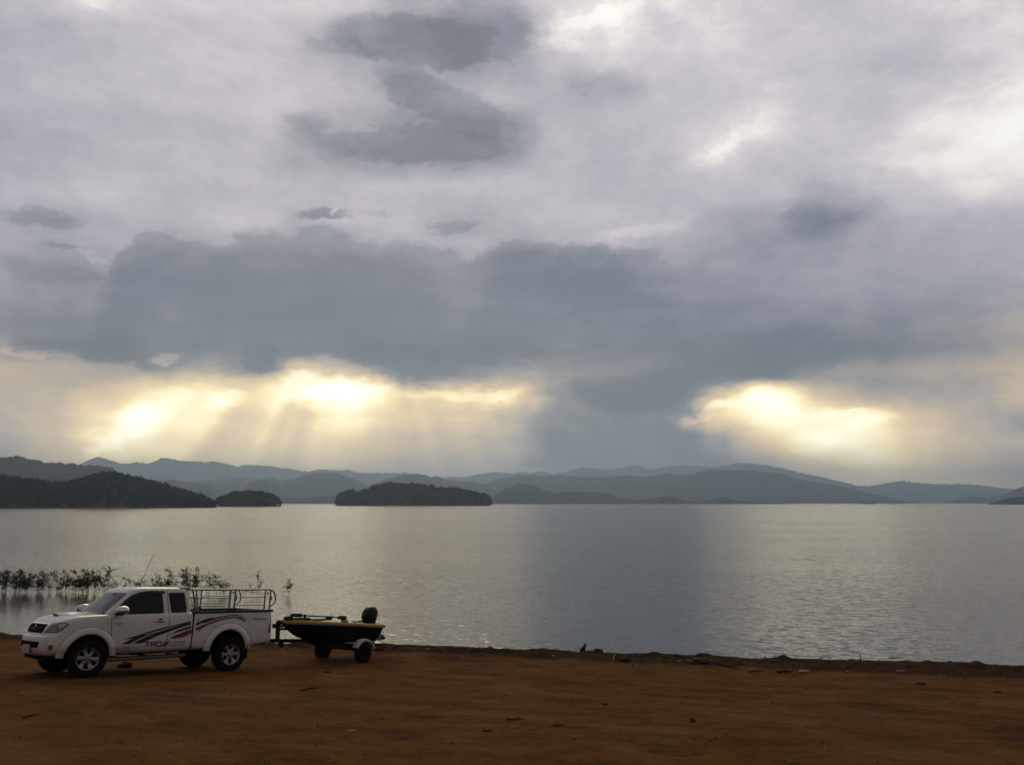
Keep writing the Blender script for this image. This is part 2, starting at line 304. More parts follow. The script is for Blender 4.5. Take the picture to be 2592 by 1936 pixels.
def soil_material():
    m = bpy.data.materials.new('red_soil'); m.use_nodes = True; t = NT(m.node_tree); b = t.n['Principled BSDF']
    tc = t.add('ShaderNodeTexCoord').outputs['Object']; x = t.sep(tc)
    al = t.math('ADD', t.math('MULTIPLY', x[0], .984), t.math('MULTIPLY', x[1], -.18))
    ac = t.math('ADD', t.math('MULTIPLY', x[0], .18), t.math('MULTIPLY', x[1], .984))
    drag = t.comb(t.math('MULTIPLY', al, .72), ac, 0.)          # raked along the bank by tyres and water
    big = t.noise(tc, .23, 4., .55).outputs['Fac']; streak = t.noise(drag, 1.5, 6., .62, .4).outputs['Fac']
    fine = t.noise(drag, 11., 7., .72).outputs['Fac']; grit = t.noise(tc, 48., 3., .7).outputs['Fac']
    c = t.ramp(streak, [(.30, (0.0802, 0.0309, 0.0053)), (.45, (0.1212, 0.0464, 0.0066)), (.58, (0.1568, 0.0608, 0.0093)), (.72, (0.1859, 0.0845, 0.0146))])
    c = t.mix(t.rng(big, .38, .62, 0., .55), c, (0.1140, 0.0546, 0.0107, 1))
    c = t.mix(t.rng(fine, .50, .66, 0., .60), c, (0.1969, 0.0979, 0.0200, 1))
    c = t.mix(t.rng(fine, .47, .32, 0., .75), c, (0.0447, 0.0216, 0.0053, 1))
    c = t.mix(t.rng(grit, .60, .75, 0., .5), c, (0.2270, 0.1391, 0.0347, 1)); c = t.mix(t.rng(grit, .40, .27, 0., .6), c, (0.0383, 0.0185, 0.0039, 1))
    # scuffed patches and old wheel tracks: trodden paler, crumbled darker
    pat = t.noise(t.comb(t.math('MULTIPLY', al, .85), ac, 3.), .9, 6., .66, .6).outputs['Fac']
    c = t.mix(t.rng(pat, .50, .64, 0., .70), c, (0.1732, 0.0927, 0.0347, 1)); c = t.mix(t.rng(pat, .47, .33, 0., .75), c, (0.0565, 0.0278, 0.0107, 1))
    vor = t.add('ShaderNodeTexVoronoi'); t.put(vor.inputs['Vector'], tc); vor.inputs['Scale'].default_value = 16.
    c = t.mix(t.math('MULTIPLY', t.rng(vor.outputs['Distance'], .22, .10), t.rng(fine, .45, .62, 0., .7)), c, (0.0319, 0.0185, 0.0107, 1))
    # pale gravelly scrape in front of the truck
    pv = t.add('ShaderNodeMapping', vector_type='TEXTURE'); t.put(pv.inputs[0], tc)
    pv.inputs['Location'].default_value = (-5.0, 15.5, 0); pv.inputs['Rotation'].default_value = (0, 0, R(-14)); pv.inputs['Scale'].default_value = (1.9, .60, 50)
    pr = t.vmath('LENGTH', pv.outputs[0]).outputs['Value']
    pm = t.math('MULTIPLY', t.rng(pr, 1.1, .3), t.rng(fine, .35, .62, .1, 1.))
    c = t.mix(t.math('MULTIPLY', pm, .55), c, (0.1715, 0.1150, 0.0812, 1))
    # dark wet silt and rotting drift along the water's edge
    tt = t.math('SUBTRACT', 25.45, ac)
    wob = t.math('ADD', tt, t.math('MULTIPLY', t.math('SUBTRACT', t.noise(tc, .8, 5., .6).outputs['Fac'], .5), 1.5))
    wid = t.rng(al, -8., 8., 1.5, 2.6, 'LINEAR')
    wet = t.math('MULTIPLY', t.rng(t.math('SUBTRACT', wob, wid), .25, -.2), t.rng(fine, .25, .6, 1., .82))
    c = t.mix(t.math('MULTIPLY', wet, .86), c, (0.0182, 0.0118, 0.0066, 1))
    t.put(b.inputs['Base Color'], c); b.inputs['Roughness'].default_value = 1.; b.inputs['Specular IOR Level'].default_value = .06
    bn = t.add('ShaderNodeBump'); bn.inputs['Strength'].default_value = .8; bn.inputs['Distance'].default_value = .03
    t.put(bn.inputs['Height'], t.math('ADD', t.math('MULTIPLY', fine, .8), t.math('MULTIPLY', grit, .35))); t.l.new(bn.outputs[0], b.inputs['Normal'])
    return m
xs = spread(-22, 17, .085, (-900, 900), 1.22); ys = spread(7, 28, .075, (-700, 120), 1.22)
X, Y = np.meshgrid(xs, ys); Z = ground_h(X, Y)
V = np.stack([X, Y, Z], -1).reshape(-1, 3); nx = len(xs)
i = (np.arange(len(ys)-1)[:, None]*nx + np.arange(nx-1)[None, :]).ravel()
ground = from_np('ground', V, np.stack([i, i+1, i+nx+1, i+nx], 1), soil_material(), smooth=180)
tag(ground, 'red brown bare earth bank sloping to the lake', 'ground', kind='structure')

# ------------------------------------------------------------------ lake
def water_material():
    m = bpy.data.materials.new('lake_water'); m.use_nodes = True; t = NT(m.node_tree); b = t.n['Principled BSDF']
    b.inputs['Base Color'].default_value = (.050, .048, .040, 1); b.inputs['IOR'].default_value = 1.33
    b.inputs['Roughness'].default_value = .16
    tc = t.add('ShaderNodeTexCoord').outputs['Object']; x = t.sep(tc)
    # wavelets run obliquely to the shore: long crests, short spacing
    ca, sa = math.cos(R(-24)), math.sin(R(-24))
    u = t.math('ADD', t.math('MULTIPLY', x[0], ca), t.math('MULTIPLY', x[1], sa)); v = t.math('SUBTRACT', t.math('MULTIPLY', x[1], ca), t.math('MULTIPLY', x[0], sa))
    w1 = t.noise(t.comb(t.math('MULTIPLY', u, .52), v, 0.), 4.6, 3., .55, .25).outputs['Color']
    w2 = t.noise(t.comb(t.math('MULTIPLY', u, .8), v, 5.), 14., 3., .6).outputs['Color']
    gust = t.noise(t.comb(t.math('MULTIPLY', u, .4), v, 2.), .035, 3., .5).outputs['Fac']
    s1 = t.vmath('SUBTRACT', w1, (.5, .5, .5)).outputs[0]; s2 = t.vmath('SUBTRACT', w2, (.5, .5, .5)).outputs[0]
    amp = t.rng(gust, .35, .65, .65, 1.15)
    # calmer in the lee of the flooded bushes and right at the bank
    calm = t.math('MULTIPLY', t.rng(x[0], -12., -17.), t.rng(x[1], 46., 40.))
    amp = t.math('MULTIPLY', amp, t.rng(calm, 0., 1., 1., .30))
    sl = t.vmath('ADD', t.vmath('MULTIPLY', s1, (.30, .52, 0)).outputs[0], t.vmath('MULTIPLY', s2, (.32, .38, 0)).outputs[0]).outputs[0]
    sl = t.vmath('MULTIPLY', sl, t.comb(amp, amp, 0.)).outputs[0]
    so = t.sep(sl)
    gx = t.math('SUBTRACT', t.math('MULTIPLY', so[0], ca), t.math('MULTIPLY', so[1], sa)); gy = t.math('ADD', t.math('MULTIPLY', so[0], sa), t.math('MULTIPLY', so[1], ca))
    nn = t.vmath('NORMALIZE', t.comb(gx, gy, 1.)).outputs[0]
    t.put(b.inputs['Normal'], nn)
    return m
W = 11500.
wx = spread(-60, 60, 6, (-W, W), 1.35); wy = spread(16, 70, 4, (15, W), 1.3)
X, Y = np.meshgrid(wx, wy); V = np.stack([X, Y, X*0], -1).reshape(-1, 3); nx = len(wx)
i = (np.arange(len(wy)-1)[:, None]*nx + np.arange(nx-1)[None, :]).ravel()
water = from_np('water', V, np.stack([i, i+1, i+nx+1, i+nx], 1), water_material(), smooth=180)
tag(water, 'wide grey lake rippled by the wind', 'lake', kind='structure')

# ------------------------------------------------------------------ hills round the lake: ridge lines as (bearing, elevation) in degrees seen from the shore
RIDGES = {
    'headland': [(-43.0, -0.15), (-40.0, 0.7), (-36.5, 1.0), (-33.5, 1.25), (-31.4, 1.42), (-30.78, 1.35), (-30.36, 1.39), (-29.94, 1.32), (-29.59, 1.36), (-29.22, 1.2), (-28.65, 1.25), (-28.21, 1.13), (-27.69, 1.02), (-27.18, 1.06), (-26.74, 1.27), (-26.3, 1.36), (-25.7, 1.5), (-25.25, 1.63), (-24.87, 1.76), (-24.48, 1.66), (-24.08, 1.56), (-23.53, 1.48), (-23.05, 1.37), (-22.57, 1.29), (-22.08, 1.11), (-21.59, 1.02), (-21.09, 0.81), (-20.59, 0.64), (-20.18, 0.56), (-19.59, 0.41), (-19.17, 0.27), (-18.74, 0.01), (-18.63, -0.15)],
    'islet': [(-18.9, -0.15), (-18.74, 0.01), (-18.42, 0.27), (-18.09, 0.47), (-17.59, 0.59), (-17.08, 0.61), (-16.48, 0.66), (-15.96, 0.61), (-15.52, 0.51), (-15.08, 0.35), (-14.86, 0.12), (-14.76, -0.15)],
    'island': [(-11.35, -0.12), (-11.27, 0.17), (-11.23, 0.43), (-10.96, 0.54), (-10.61, 0.74), (-10.24, 0.7), (-9.97, 0.63), (-9.52, 0.77), (-9.16, 0.92), (-8.89, 1.07), (-8.52, 1.09), (-8.16, 1.2), (-7.7, 1.23), (-7.33, 1.14), (-6.87, 1.12), (-6.5, 1.19), (-6.04, 1.12), (-5.58, 1.1), (-5.11, 1.02), (-4.55, 0.93), (-4.09, 0.87), (-3.72, 0.9), (-3.25, 0.75), (-2.78, 0.66), (-2.32, 0.59), (-1.94, 0.59), (-1.66, 0.45), (-1.47, 0.22), (-1.33, -0.12)],
    'purple': [(-48.0, -0.05), (-43.0, 1.2), (-38.0, 1.9), (-35.0, 2.2), (-32.48, 2.27), (-31.13, 2.44), (-30.44, 2.52), (-30.02, 2.57), (-29.74, 2.62), (-29.39, 2.61), (-29.02, 2.51), (-28.58, 2.38), (-27.99, 2.27), (-27.4, 2.24), (-26.65, 2.22), (-26.04, 2.14), (-25.43, 2.17), (-24.97, 2.1), (-24.57, 1.98), (-24.25, 1.77), (-23.69, 1.56), (-22.89, 1.44), (-22.08, 1.24), (-20.85, 0.94), (-19.59, 0.43), (-18.74, -0.05)],
    'mid': [(-23.25, 0.76), (-22.88, 1.19), (-22.41, 1.32), (-21.85, 1.35), (-21.04, 1.36), (-20.21, 1.25), (-19.38, 1.13), (-18.96, 1.04), (-18.27, 0.69), (-17.92, 0.47), (-17.59, 0.7), (-17.09, 0.96), (-16.59, 1.25), (-16.08, 1.4), (-15.73, 1.42), (-15.29, 1.29), (-14.84, 0.98), (-14.49, 0.8), (-13.95, 0.44), (-13.4, -0.05)],
    'mid2': [(-20.44, 0.77), (-19.8, 1.28), (-19.39, 1.37), (-18.8, 1.35), (-18.29, 1.31), (-17.79, 1.49), (-17.29, 1.58), (-16.77, 1.52), (-16.25, 1.43), (-15.82, 1.55), (-15.39, 1.57), (-14.95, 1.41), (-14.5, 1.29), (-13.97, 1.16), (-13.16, 0.8)],
    'dome': [(-16.26, 0.79), (-15.59, 1.15), (-15.07, 1.26), (-14.55, 1.41), (-14.02, 1.47), (-13.41, 1.72), (-12.7, 1.86), (-12.08, 1.9), (-11.36, 1.87), (-10.81, 1.7), (-10.26, 1.5), (-9.71, 1.27), (-9.16, 1.04), (-8.61, 0.81), (-7.87, 0.49), (-6.94, -0.01)],
    'back': [(-10.06, 0.72), (-9.35, 1.09), (-8.8, 1.27), (-8.26, 1.5), (-7.62, 1.67), (-6.97, 1.79), (-6.42, 1.85), (-5.77, 1.82), (-5.31, 1.65), (-4.84, 1.67), (-4.37, 1.47), (-3.81, 1.42), (-3.35, 1.33), (-2.88, 1.38), (-2.32, 1.33), (-1.85, 1.15), (-1.38, 0.92), (-0.82, 0.64), (-0.07, 0.08)],
    'big': [(-2.5, 0.73), (-1.94, 1.1), (-1.38, 1.45), (-0.82, 1.57), (-0.26, 1.61), (0.49, 1.8), (1.05, 1.75), (1.61, 1.73), (2.36, 1.73), (2.69, 1.78), (3.53, 1.74), (4.5, 1.67), (6.16, 1.66), (7.4, 1.77), (8.22, 1.66), (9.31, 1.72), (10.13, 1.88), (10.94, 1.75), (11.74, 1.8), (12.28, 2.02), (12.82, 2.15), (13.48, 2.03), (14.53, 2.05), (15.57, 1.99), (16.47, 1.9), (17.36, 1.76), (17.99, 1.49), (18.73, 1.3), (19.48, 1.25), (20.33, 1.05), (21.18, 0.85), (22.01, 0.63), (22.83, 0.4), (23.75, 0.17), (24.9, -0.04)],
    'fore': [(-1.57, 0.04), (-0.82, 0.73), (0.02, 1.06), (0.58, 1.18), (1.24, 1.12), (1.8, 0.92), (2.35, 0.73), (2.69, 0.62), (3.52, 0.68), (4.07, 0.7), (5.46, 0.63), (6.28, 0.56), (7.1, 0.26), (8.19, 0.15), (9.14, 0.26), (9.96, 0.42), (10.63, 0.31), (11.43, 0.08), (12.23, 0.02), (13.03, 0.26), (13.56, 0.31), (14.21, 0.15), (14.86, 0.04), (16.14, 0.0), (17.42, -0.05)],
    'farleft': [(-42.0, 0.2), (-37.0, 1.1), (-32.0, 1.6), (-28.25, 1.79), (-27.16, 2.02), (-26.35, 2.24), (-25.91, 2.46), (-25.61, 2.63), (-25.39, 2.68), (-25.07, 2.56), (-24.6, 2.46), (-24.2, 2.3), (-23.73, 2.3), (-23.34, 2.41), (-22.94, 2.37), (-22.7, 2.31), (-22.31, 2.48), (-21.92, 2.68), (-21.43, 2.67), (-21.02, 2.58), (-20.52, 2.53), (-19.86, 2.51), (-19.35, 2.46), (-18.86, 2.56), (-18.34, 2.46), (-17.83, 2.33), (-17.49, 2.25), (-17.15, 2.32), (-16.28, 2.31), (-15.41, 2.27), (-15.1, 2.21), (-14.66, 2.13), (-14.31, 2.15), (-13.78, 2.05), (-13.06, 1.95), (-12.44, 2.12), (-11.54, 2.06), (-10.64, 2.09), (-10.09, 1.91), (-9.36, 1.87), (-8.63, 1.9), (-7.34, 1.88), (-6.98, 1.97), (-6.42, 1.79), (-5.49, 1.56), (-4.18, 1.1)],
    'farright': [(-7.88, 1.09), (-6.04, 1.47), (-4.19, 1.66), (-3.35, 1.61), (-2.6, 1.75), (-1.85, 1.89), (-1.01, 1.99), (0.02, 1.85), (0.49, 1.99), (1.24, 1.89), (1.99, 2.08), (2.69, 1.84), (3.53, 2.02), (4.64, 2.29), (5.34, 2.25), (6.17, 2.08), (7.0, 2.19), (8.1, 2.41), (8.91, 2.13), (10.41, 2.33), (11.22, 2.39), (12.96, 2.24), (14.68, 2.49), (15.72, 2.41), (16.87, 2.2), (18.13, 1.86), (19.37, 1.58), (21.19, 1.11), (21.67, 0.98), (22.63, 1.03), (23.58, 1.22), (24.05, 1.3), (24.74, 1.14), (25.87, 1.07), (26.99, 1.06), (28.08, 0.99), (28.94, 0.86), (29.67, 0.79), (30.31, 0.67), (32.22, 0.6), (36.0, 0.8), (41.0, 0.5), (46.0, -0.05)],
    'rightfar': [(26.03, -0.05), (26.94, 0.2), (27.61, 0.36), (28.47, 0.28), (29.12, 0.38), (29.77, 0.67), (30.33, 0.91), (31.25, 1.08), (33.25, 1.17), (36.0, 1.2), (40.0, 0.8), (45.0, -0.05)],
    'rightnear': [(28.55, -0.07), (29.1, 0.13), (29.64, 0.28), (30.29, 0.31), (31.2, 0.43), (32.7, 0.36), (35.0, 0.5), (38.0, 0.25), (40.5, -0.07)],
    'lowshore': [(-15.02, -0.01), (-14.86, 0.24), (-14.16, 0.28), (-13.45, 0.24), (-12.84, 0.35), (-12.12, 0.37), (-11.59, 0.44), (-11.23, 0.31), (-10.77, -0.01)],
    'dots': [(21.49, -0.08), (21.73, -0.02), (22.21, -0.01), (22.51, -0.07)],
    'dots2': [(23.16, -0.09), (23.39, -0.05), (23.74, -0.04), (24.09, -0.09)],
}
def hill_mat(name, a, b, sc):
    m = bpy.data.materials.new(name); m.use_nodes = True; t = NT(m.node_tree); bs = t.n['Principled BSDF']
    bs.inputs['Roughness'].default_value = 1.; bs.inputs['Specular IOR Level'].default_value = .05
    tc = t.add('ShaderNodeTexCoord').outputs['Object']
    n = t.noise(tc, sc, 6., .65).outputs['Fac']
    t.put(bs.inputs['Base Color'], t.ramp(n, [(.3, a), (.7, b)]))
    return m
M_HILL = hill_mat('hill_forest', (.018, .026, .018), (.040, .050, .034), .02)
def ridge_fn(key, D):
    pts = np.array(RIDGES[key]); return lambda az: EYE + D*np.tan(np.radians(np.interp(az, pts[:, 0], pts[:, 1])))
def hill(key, D, name, label, depth, rough=6., nz=None, trees=3.5):
    pts = RIDGES[key]; a0, a1 = pts[0][0], pts[-1][0]
    n = int(max(60, (a1-a0)/.045)); az = np.linspace(a0, a1, n); f = ridge_fn(key, D)
    prof = f(az); prof = np.maximum(prof, -2)
    rows = np.array([0, .06, .14, .24, .36, .48, .6, .72, .84, .93, 1.0, 1.12, 1.3, 1.6, 2.0])
    shape = np.interp(rows, [0, .1, .3, .6, .85, 1.0, 1.3, 2.0], [-.02, .10, .33, .66, .92, 1.0, .8, -.05])
    dist = D - depth + rows*depth
    AZ, DI = np.meshgrid(np.radians(az), dist); PR = np.broadcast_to(prof, AZ.shape); SH = np.broadcast_to(shape[:, None], AZ.shape)
    x = DI*np.sin(AZ); y = DI*np.cos(AZ); sd = abs(hash(key)) % 7 if False else len(key)
    body = np.sin(np.pi*np.clip(SH, 0, 1))
    z = PR*SH + body*.28*PR*vnoise(x, y, 3.2/depth, sd, 4)                      # spurs and gullies on the flank
    z += trees*vnoise(x, y, .05, sd+1, 2)*np.clip(SH*3, 0, 1)*np.clip(PR/40, 0, 1) + trees*.7*vnoise(x, y, .19, sd+2, 1)*np.clip(SH*3, 0, 1)*np.clip(PR/40, 0, 1)
    V = np.stack([x, y, z], -1).reshape(-1, 3)
    i = (np.arange(len(rows)-1)[:, None]*n + np.arange(n-1)[None, :]).ravel()
    o = from_np(name, V, np.stack([i, i+1, i+n+1, i+n], 1), M_HILL, smooth=180)
    return tag(o, label, 'hill', kind='structure')
hill('farleft', 8600, 'mountain_range', 'pale far jagged range under the bright gap in the clouds', 1800, trees=9)
hill('farright', 9000, 'mountain_range', 'faintest far range showing above the long dark ridge', 1800, trees=10)
hill('purple', 2350, 'hill', 'dark purple grey ridge rising behind the wooded headland', 750)
hill('mid2', 5600, 'hill', 'low wavy grey hills in front of the pale range', 900)
hill('mid', 4200, 'hill', 'grey hills falling to a notch behind the wooded islet', 750)
hill('dome', 4800, 'hill', 'rounded grey dome shaped hill behind the channel', 850)
hill('back', 4500, 'hill', 'grey blue hump shaped hill behind the wooded island', 800)
hill('big', 5300, 'hill', 'long blue grey ridge with a small peak', 1200)
hill('fore', 3000, 'hill', 'low dark blue foothills along the far waterline', 450)
hill('lowshore', 3000, 'hill', 'low wooded shore strip between islet and island', 130, trees=3)
hill('rightfar', 5200, 'hill', 'hazy hill sloping up at the far end of the lake', 480)
hill('rightnear', 2300, 'hill', 'small dark wooded point at the edge of the lake', 150, trees=4)
hill('dots', 2700, 'island', 'tiny flat islet lying on the far waterline', 30, trees=1)
hill('dots2', 2900, 'island', 'thin low reef left of the dark wooded point', 30, trees=1)

# wooded headland and islands close enough to show single crowns along the top
def wood(key, D, depth, count, th, seed, hname, hlabel, flabel, mats):
    rg = np.random.default_rng(seed); pts = RIDGES[key]; a0, a1 = pts[0][0], pts[-1][0]; f = ridge_fn(key, D)
    def land(az, k):                                        # k 0 at the near waterline .. 1 ridge .. 2 far side
        sh = np.interp(k, [0, .08, .3, .7, 1, 1.4, 2], [0, .12, .4, .85, 1, .7, 0])
        return (np.clip(f(az) - th*1.02, .6, None) + .8)*sh - .5
    n = 160; az = np.linspace(a0, a1, n); ks = np.linspace(-.05, 2.05, 16)
    A, K = np.meshgrid(az, ks); DI = D + (K-1)*depth; z = land(A, K)
    V = np.stack([DI*np.sin(np.radians(A)), DI*np.cos(np.radians(A)), z], -1).reshape(-1, 3)
    i = (np.arange(15)[:, None]*n + np.arange(n-1)[None, :]).ravel()
    tag(from_np(hname, V, np.stack([i, i+1, i+n+1, i+n], 1), mats[0], smooth=180), hlabel, 'island' if hname == 'island' else 'headland', kind='structure')
    VV, FF, base = [], [], 0
    ico = bmesh.new(); bmesh.ops.create_icosphere(ico, subdivisions=1, radius=1); iv = np.array([v.co[:] for v in ico.verts]); fi = np.array([[v.index for v in q.verts] for q in ico.faces]); ico.free()
    for q in range(count):
        a = rg.uniform(a0, a1); k = rg.uniform(.0, 1.25) if q % 3 else rg.uniform(.85, 1.1)
        room = f(a) + .5
        if room < 1.5: continue
        d = D + (k-1)*depth; zb = float(land(a, k)); s = min(th*(rg.uniform(.85, 1.5) if q % 3 == 0 and q % 5 else rg.uniform(.5, 1.1)), max(3., room*1.05)); wd = s*rg.uniform(.30, .50)
        c = np.array([d*math.sin(R(a)), d*math.cos(R(a)), zb + s*.55])
        rad = np.array([wd, wd, s*.46])
        v = iv*rg.uniform(.72, 1.02, (len(iv), 1))*rad*.85 + c
        VV.append(v); FF.append(fi + base); base += len(v)
        m = 30; dirs = rg.normal(size=(m, 3)); dirs /= np.linalg.norm(dirs, axis=1)[:, None]; dirs[:, 2] = np.abs(dirs[:, 2])*1.0 - .25
        ctr = c + dirs*rad*rg.uniform(.75, 1.12, (m, 1)); sz = rg.uniform(.05, .11, (m, 1, 1))*s
        tri = ctr[:, None, :] + rg.normal(size=(m, 3, 3))*sz
        VV.append(tri.reshape(-1, 3)); FF.append(np.arange(m*3).reshape(m, 3) + base); base += m*3
    o = from_np('forest', np.concatenate(VV), np.concatenate(FF), mats[1])
    return tag(o, flabel, 'forest', kind='stuff')
M_WOOD = hill_mat('wood_leaves', (.006, .009, .005), (.018, .022, .012), .12); M_ISLE = hill_mat('island_soil', (.05, .04, .025), (.09, .07, .045), .1)
wood('headland', 890, 130, 4200, 7.6, 3, 'headland', 'low earth headland under the dark woods', 'dark woods covering the headland on the near lake side', (M_ISLE, M_WOOD))
wood('islet', 1010, 38, 420, 7.0, 4, 'island', 'earth islet beside the tip of the headland', 'dark trees covering the small islet beside the headland', (M_ISLE, M_WOOD))
wood('island', 1260, 75, 1300, 8.5, 5, 'island', 'low earth island standing alone in the lake', 'dark trees covering the lone long island', (M_ISLE, M_WOOD))

# ------------------------------------------------------------------ air: thin even haze filling the lake basin
hz = bmesh.new(); bmesh.ops.create_cube(hz, size=1)
bmesh.ops.scale(hz, vec=(25000, 13400, 460), verts=hz.verts); bmesh.ops.translate(hz, vec=(0, 5600, 218), verts=hz.verts)
hm = bpy.data.materials.new('haze_air'); hm.use_nodes = True; t = NT(hm.node_tree); t.n.clear()
pv = t.add('ShaderNodeVolumePrincipled'); pv.inputs['Color'].default_value = (.60, .80, 1, 1); pv.inputs['Density'].default_value = .00018; pv.inputs['Anisotropy'].default_value = .6
t.l.new(pv.outputs[0], t.add('ShaderNodeOutputMaterial').inputs['Volume'])
tag(from_bm('haze', hz, hm), 'thin grey evening haze over the lake', 'haze', kind='stuff')

# ------------------------------------------------------------------ mesh shapes
def add_box(bm, c, size, rot=None, mi=0):
    r = bmesh.ops.create_cube(bm, size=1)['verts']
    M = Matrix.Translation(Vector(c)) @ (rot.to_4x4() if rot is not None else Matrix.Identity(4)) @ Matrix.Diagonal((*size, 1))
    bmesh.ops.transform(bm, matrix=M, verts=r)
    for v in r:
        for f in v.link_faces: f.material_index = mi
    return r
def add_tube(bm, pts, r, n=8, cap=True, mi=0):
    pts = [Vector(p) for p in pts]; rr = r if isinstance(r, (list, tuple)) else [r]*len(pts)
    rings = []; prev = None
    for i, p in enumerate(pts):
        d = (pts[min(i+1, len(pts)-1)] - pts[max(i-1, 0)]).normalized()
        a = prev if prev is not None else (Vector((0, 0, 1)) if abs(d.z) < .9 else Vector((1, 0, 0)))
        u = (a - d*a.dot(d)).normalized(); w = d.cross(u); prev = u
        rings.append([bm.verts.new(p + (u*math.cos(2*math.pi*k/n) + w*math.sin(2*math.pi*k/n))*rr[i]) for k in range(n)])
    for a, b in zip(rings, rings[1:]):
        for k in range(n): bm.faces.new((a[k], a[(k+1) % n], b[(k+1) % n], b[k])).material_index = mi
    if cap:
        bm.faces.new(rings[0][::-1]).material_index = mi; bm.faces.new(rings[-1]).material_index = mi
def bend(pts, n=5, rad=.06):
    """round the corners of a polyline"""
    pts = [Vector(p) for p in pts]; out = [pts[0]]
    for a, b, c in zip(pts, pts[1:], pts[2:]):
        u = (a-b); w = (c-b); k = min(rad, u.length*.45, w.length*.45); p0 = b + u.normalized()*k; p1 = b + w.normalized()*k
        for i in range(n+1):
            s = i/n; out.append(p0*(1-s)**2 + b*2*s*(1-s) + p1*s*s)
    return out + [pts[-1]]
def add_lathe(bm, prof, axis_o, n=40, mi=0, flip=1):
    """profile of (radius, y) revolved round the local y axis through axis_o"""
    o = Vector(axis_o); rings = []
    for r, y in prof:
        rings.append([bm.verts.new(o + Vector((r*math.cos(2*math.pi*k/n), y*flip, r*math.sin(2*math.pi*k/n)))) for k in range(n)])
    for a, b in zip(rings, rings[1:]):
        for k in range(n): bm.faces.new((a[k], a[(k+1) % n], b[(k+1) % n], b[k])).material_index = mi
    return rings
def add_ball(bm, c, rad, seg=16, mi=0, rot=None):
    r = bmesh.ops.create_uvsphere(bm, u_segments=seg, v_segments=max(6, seg//2), radius=1)['verts']
    M = Matrix.Translation(Vector(c)) @ (rot.to_4x4() if rot is not None else Matrix.Identity(4)) @ Matrix.Diagonal((*rad, 1))
    bmesh.ops.transform(bm, matrix=M, verts=r)
    for v in r:
        for f in v.link_faces: f.material_index = mi
def boolean_cut(o, cutters, bevel=0):
    dg = None
    for c in cutters:
        m = o.modifiers.new('cut', 'BOOLEAN'); m.object = c; m.operation = 'DIFFERENCE'; m.solver = 'EXACT'; m.material_mode = 'TRANSFER'
    dg = bpy.context.evaluated_depsgraph_get(); dg.update()
    me = bpy.data.meshes.new_from_object(o.evaluated_get(dg)); o.modifiers.clear(); o.data = me
    for c in cutters: bpy.data.objects.remove(c)

# ------------------------------------------------------------------ truck materials
def paint_material():
    m = bpy.data.materials.new('white_paint'); m.use_nodes = True; t = NT(m.node_tree); b = t.n['Principled BSDF']
    tc = t.add('ShaderNodeTexCoord').outputs['Object']; x = t.sep(tc)
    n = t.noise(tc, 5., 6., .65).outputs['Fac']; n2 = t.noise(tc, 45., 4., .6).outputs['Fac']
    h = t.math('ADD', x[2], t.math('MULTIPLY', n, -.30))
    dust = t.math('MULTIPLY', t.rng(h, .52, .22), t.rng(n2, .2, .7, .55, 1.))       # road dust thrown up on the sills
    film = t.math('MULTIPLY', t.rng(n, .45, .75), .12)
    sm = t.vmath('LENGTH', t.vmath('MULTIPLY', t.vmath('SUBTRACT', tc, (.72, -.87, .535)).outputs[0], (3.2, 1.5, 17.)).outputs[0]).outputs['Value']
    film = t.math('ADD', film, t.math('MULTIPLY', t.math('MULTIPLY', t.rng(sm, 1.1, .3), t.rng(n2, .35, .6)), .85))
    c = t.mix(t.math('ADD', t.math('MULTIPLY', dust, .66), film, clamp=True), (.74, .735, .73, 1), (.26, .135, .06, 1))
    t.put(b.inputs['Base Color'], c); t.put(b.inputs['Roughness'], t.rng(dust, 0., 1., .30, .75))
    t.put(b.inputs['Coat Weight'], t.rng(dust, 0., 1., .6, 0.)); b.inputs['Coat Roughness'].default_value = .06
    return m
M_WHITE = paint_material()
M_BLACK = pmat('black_plastic', (.014, .014, .015), .55, var=.2)
M_GLOSS = pmat('black_gloss', (.008, .008, .009), .18)
M_WELL = pmat('wheel_well', (.010, .010, .010), .9, spec=.1)
M_GLASS = pmat('tinted_glass', (.004, .005, .006), .05, spec=.35)
M_SCREEN = pmat('windscreen_glass', (.012, .011, .013), .08, spec=.35)
M_CHROME = pmat('chrome', (.78, .78, .80), .10, metal=1.)
M_DCHROME = pmat('dark_chrome', (.22, .22, .23), .22, metal=1.)
M_STEEL = pmat('stainless_tube', (.38, .36, .33), .30, metal=1., var=.12, vscale=12)
M_TYRE = pmat('tyre_rubber', (.010, .0095, .009), .9, spec=.15, var=.25, vscale=20, bump=.3, bscale=60)
M_ALLOY = pmat('alloy_wheel', (.36, .36, .37), .36, metal=.8, var=.12, vscale=20)
M_DECB = pmat('black_decal', (.010, .011, .010), .35)
M_DECR = pmat('red_decal', (.20, .012, .016), .35)
M_SEAM = pmat('seam_grey', (.22, .21, .20), .6)
M_DECG = pmat('grey_decal', (.10, .09, .085), .4)
M_TAIL = pmat('red_lens', (.22, .008, .010), .12, coat=.5)
M_LENS = pmat('clear_lens', (.20, .185, .165), .14, metal=.3, var=.35, vscale=14, coat=.8)
M_REFL = pmat('lamp_reflector', (.50, .50, .47), .3, metal=.5, var=.4, vscale=30)
M_AMBER = pmat('amber_lens', (.45, .18, .04), .15, coat=.5)
M_FOG = pmat('fog_lens', (.12, .10, .05), .15, coat=.6)
M_GREY = pmat('grey_plastic', (.075, .075, .078), .5, var=.1)
M_PLATE = pmat('plate_white', (.50, .49, .47), .4, var=.1, vscale=30)

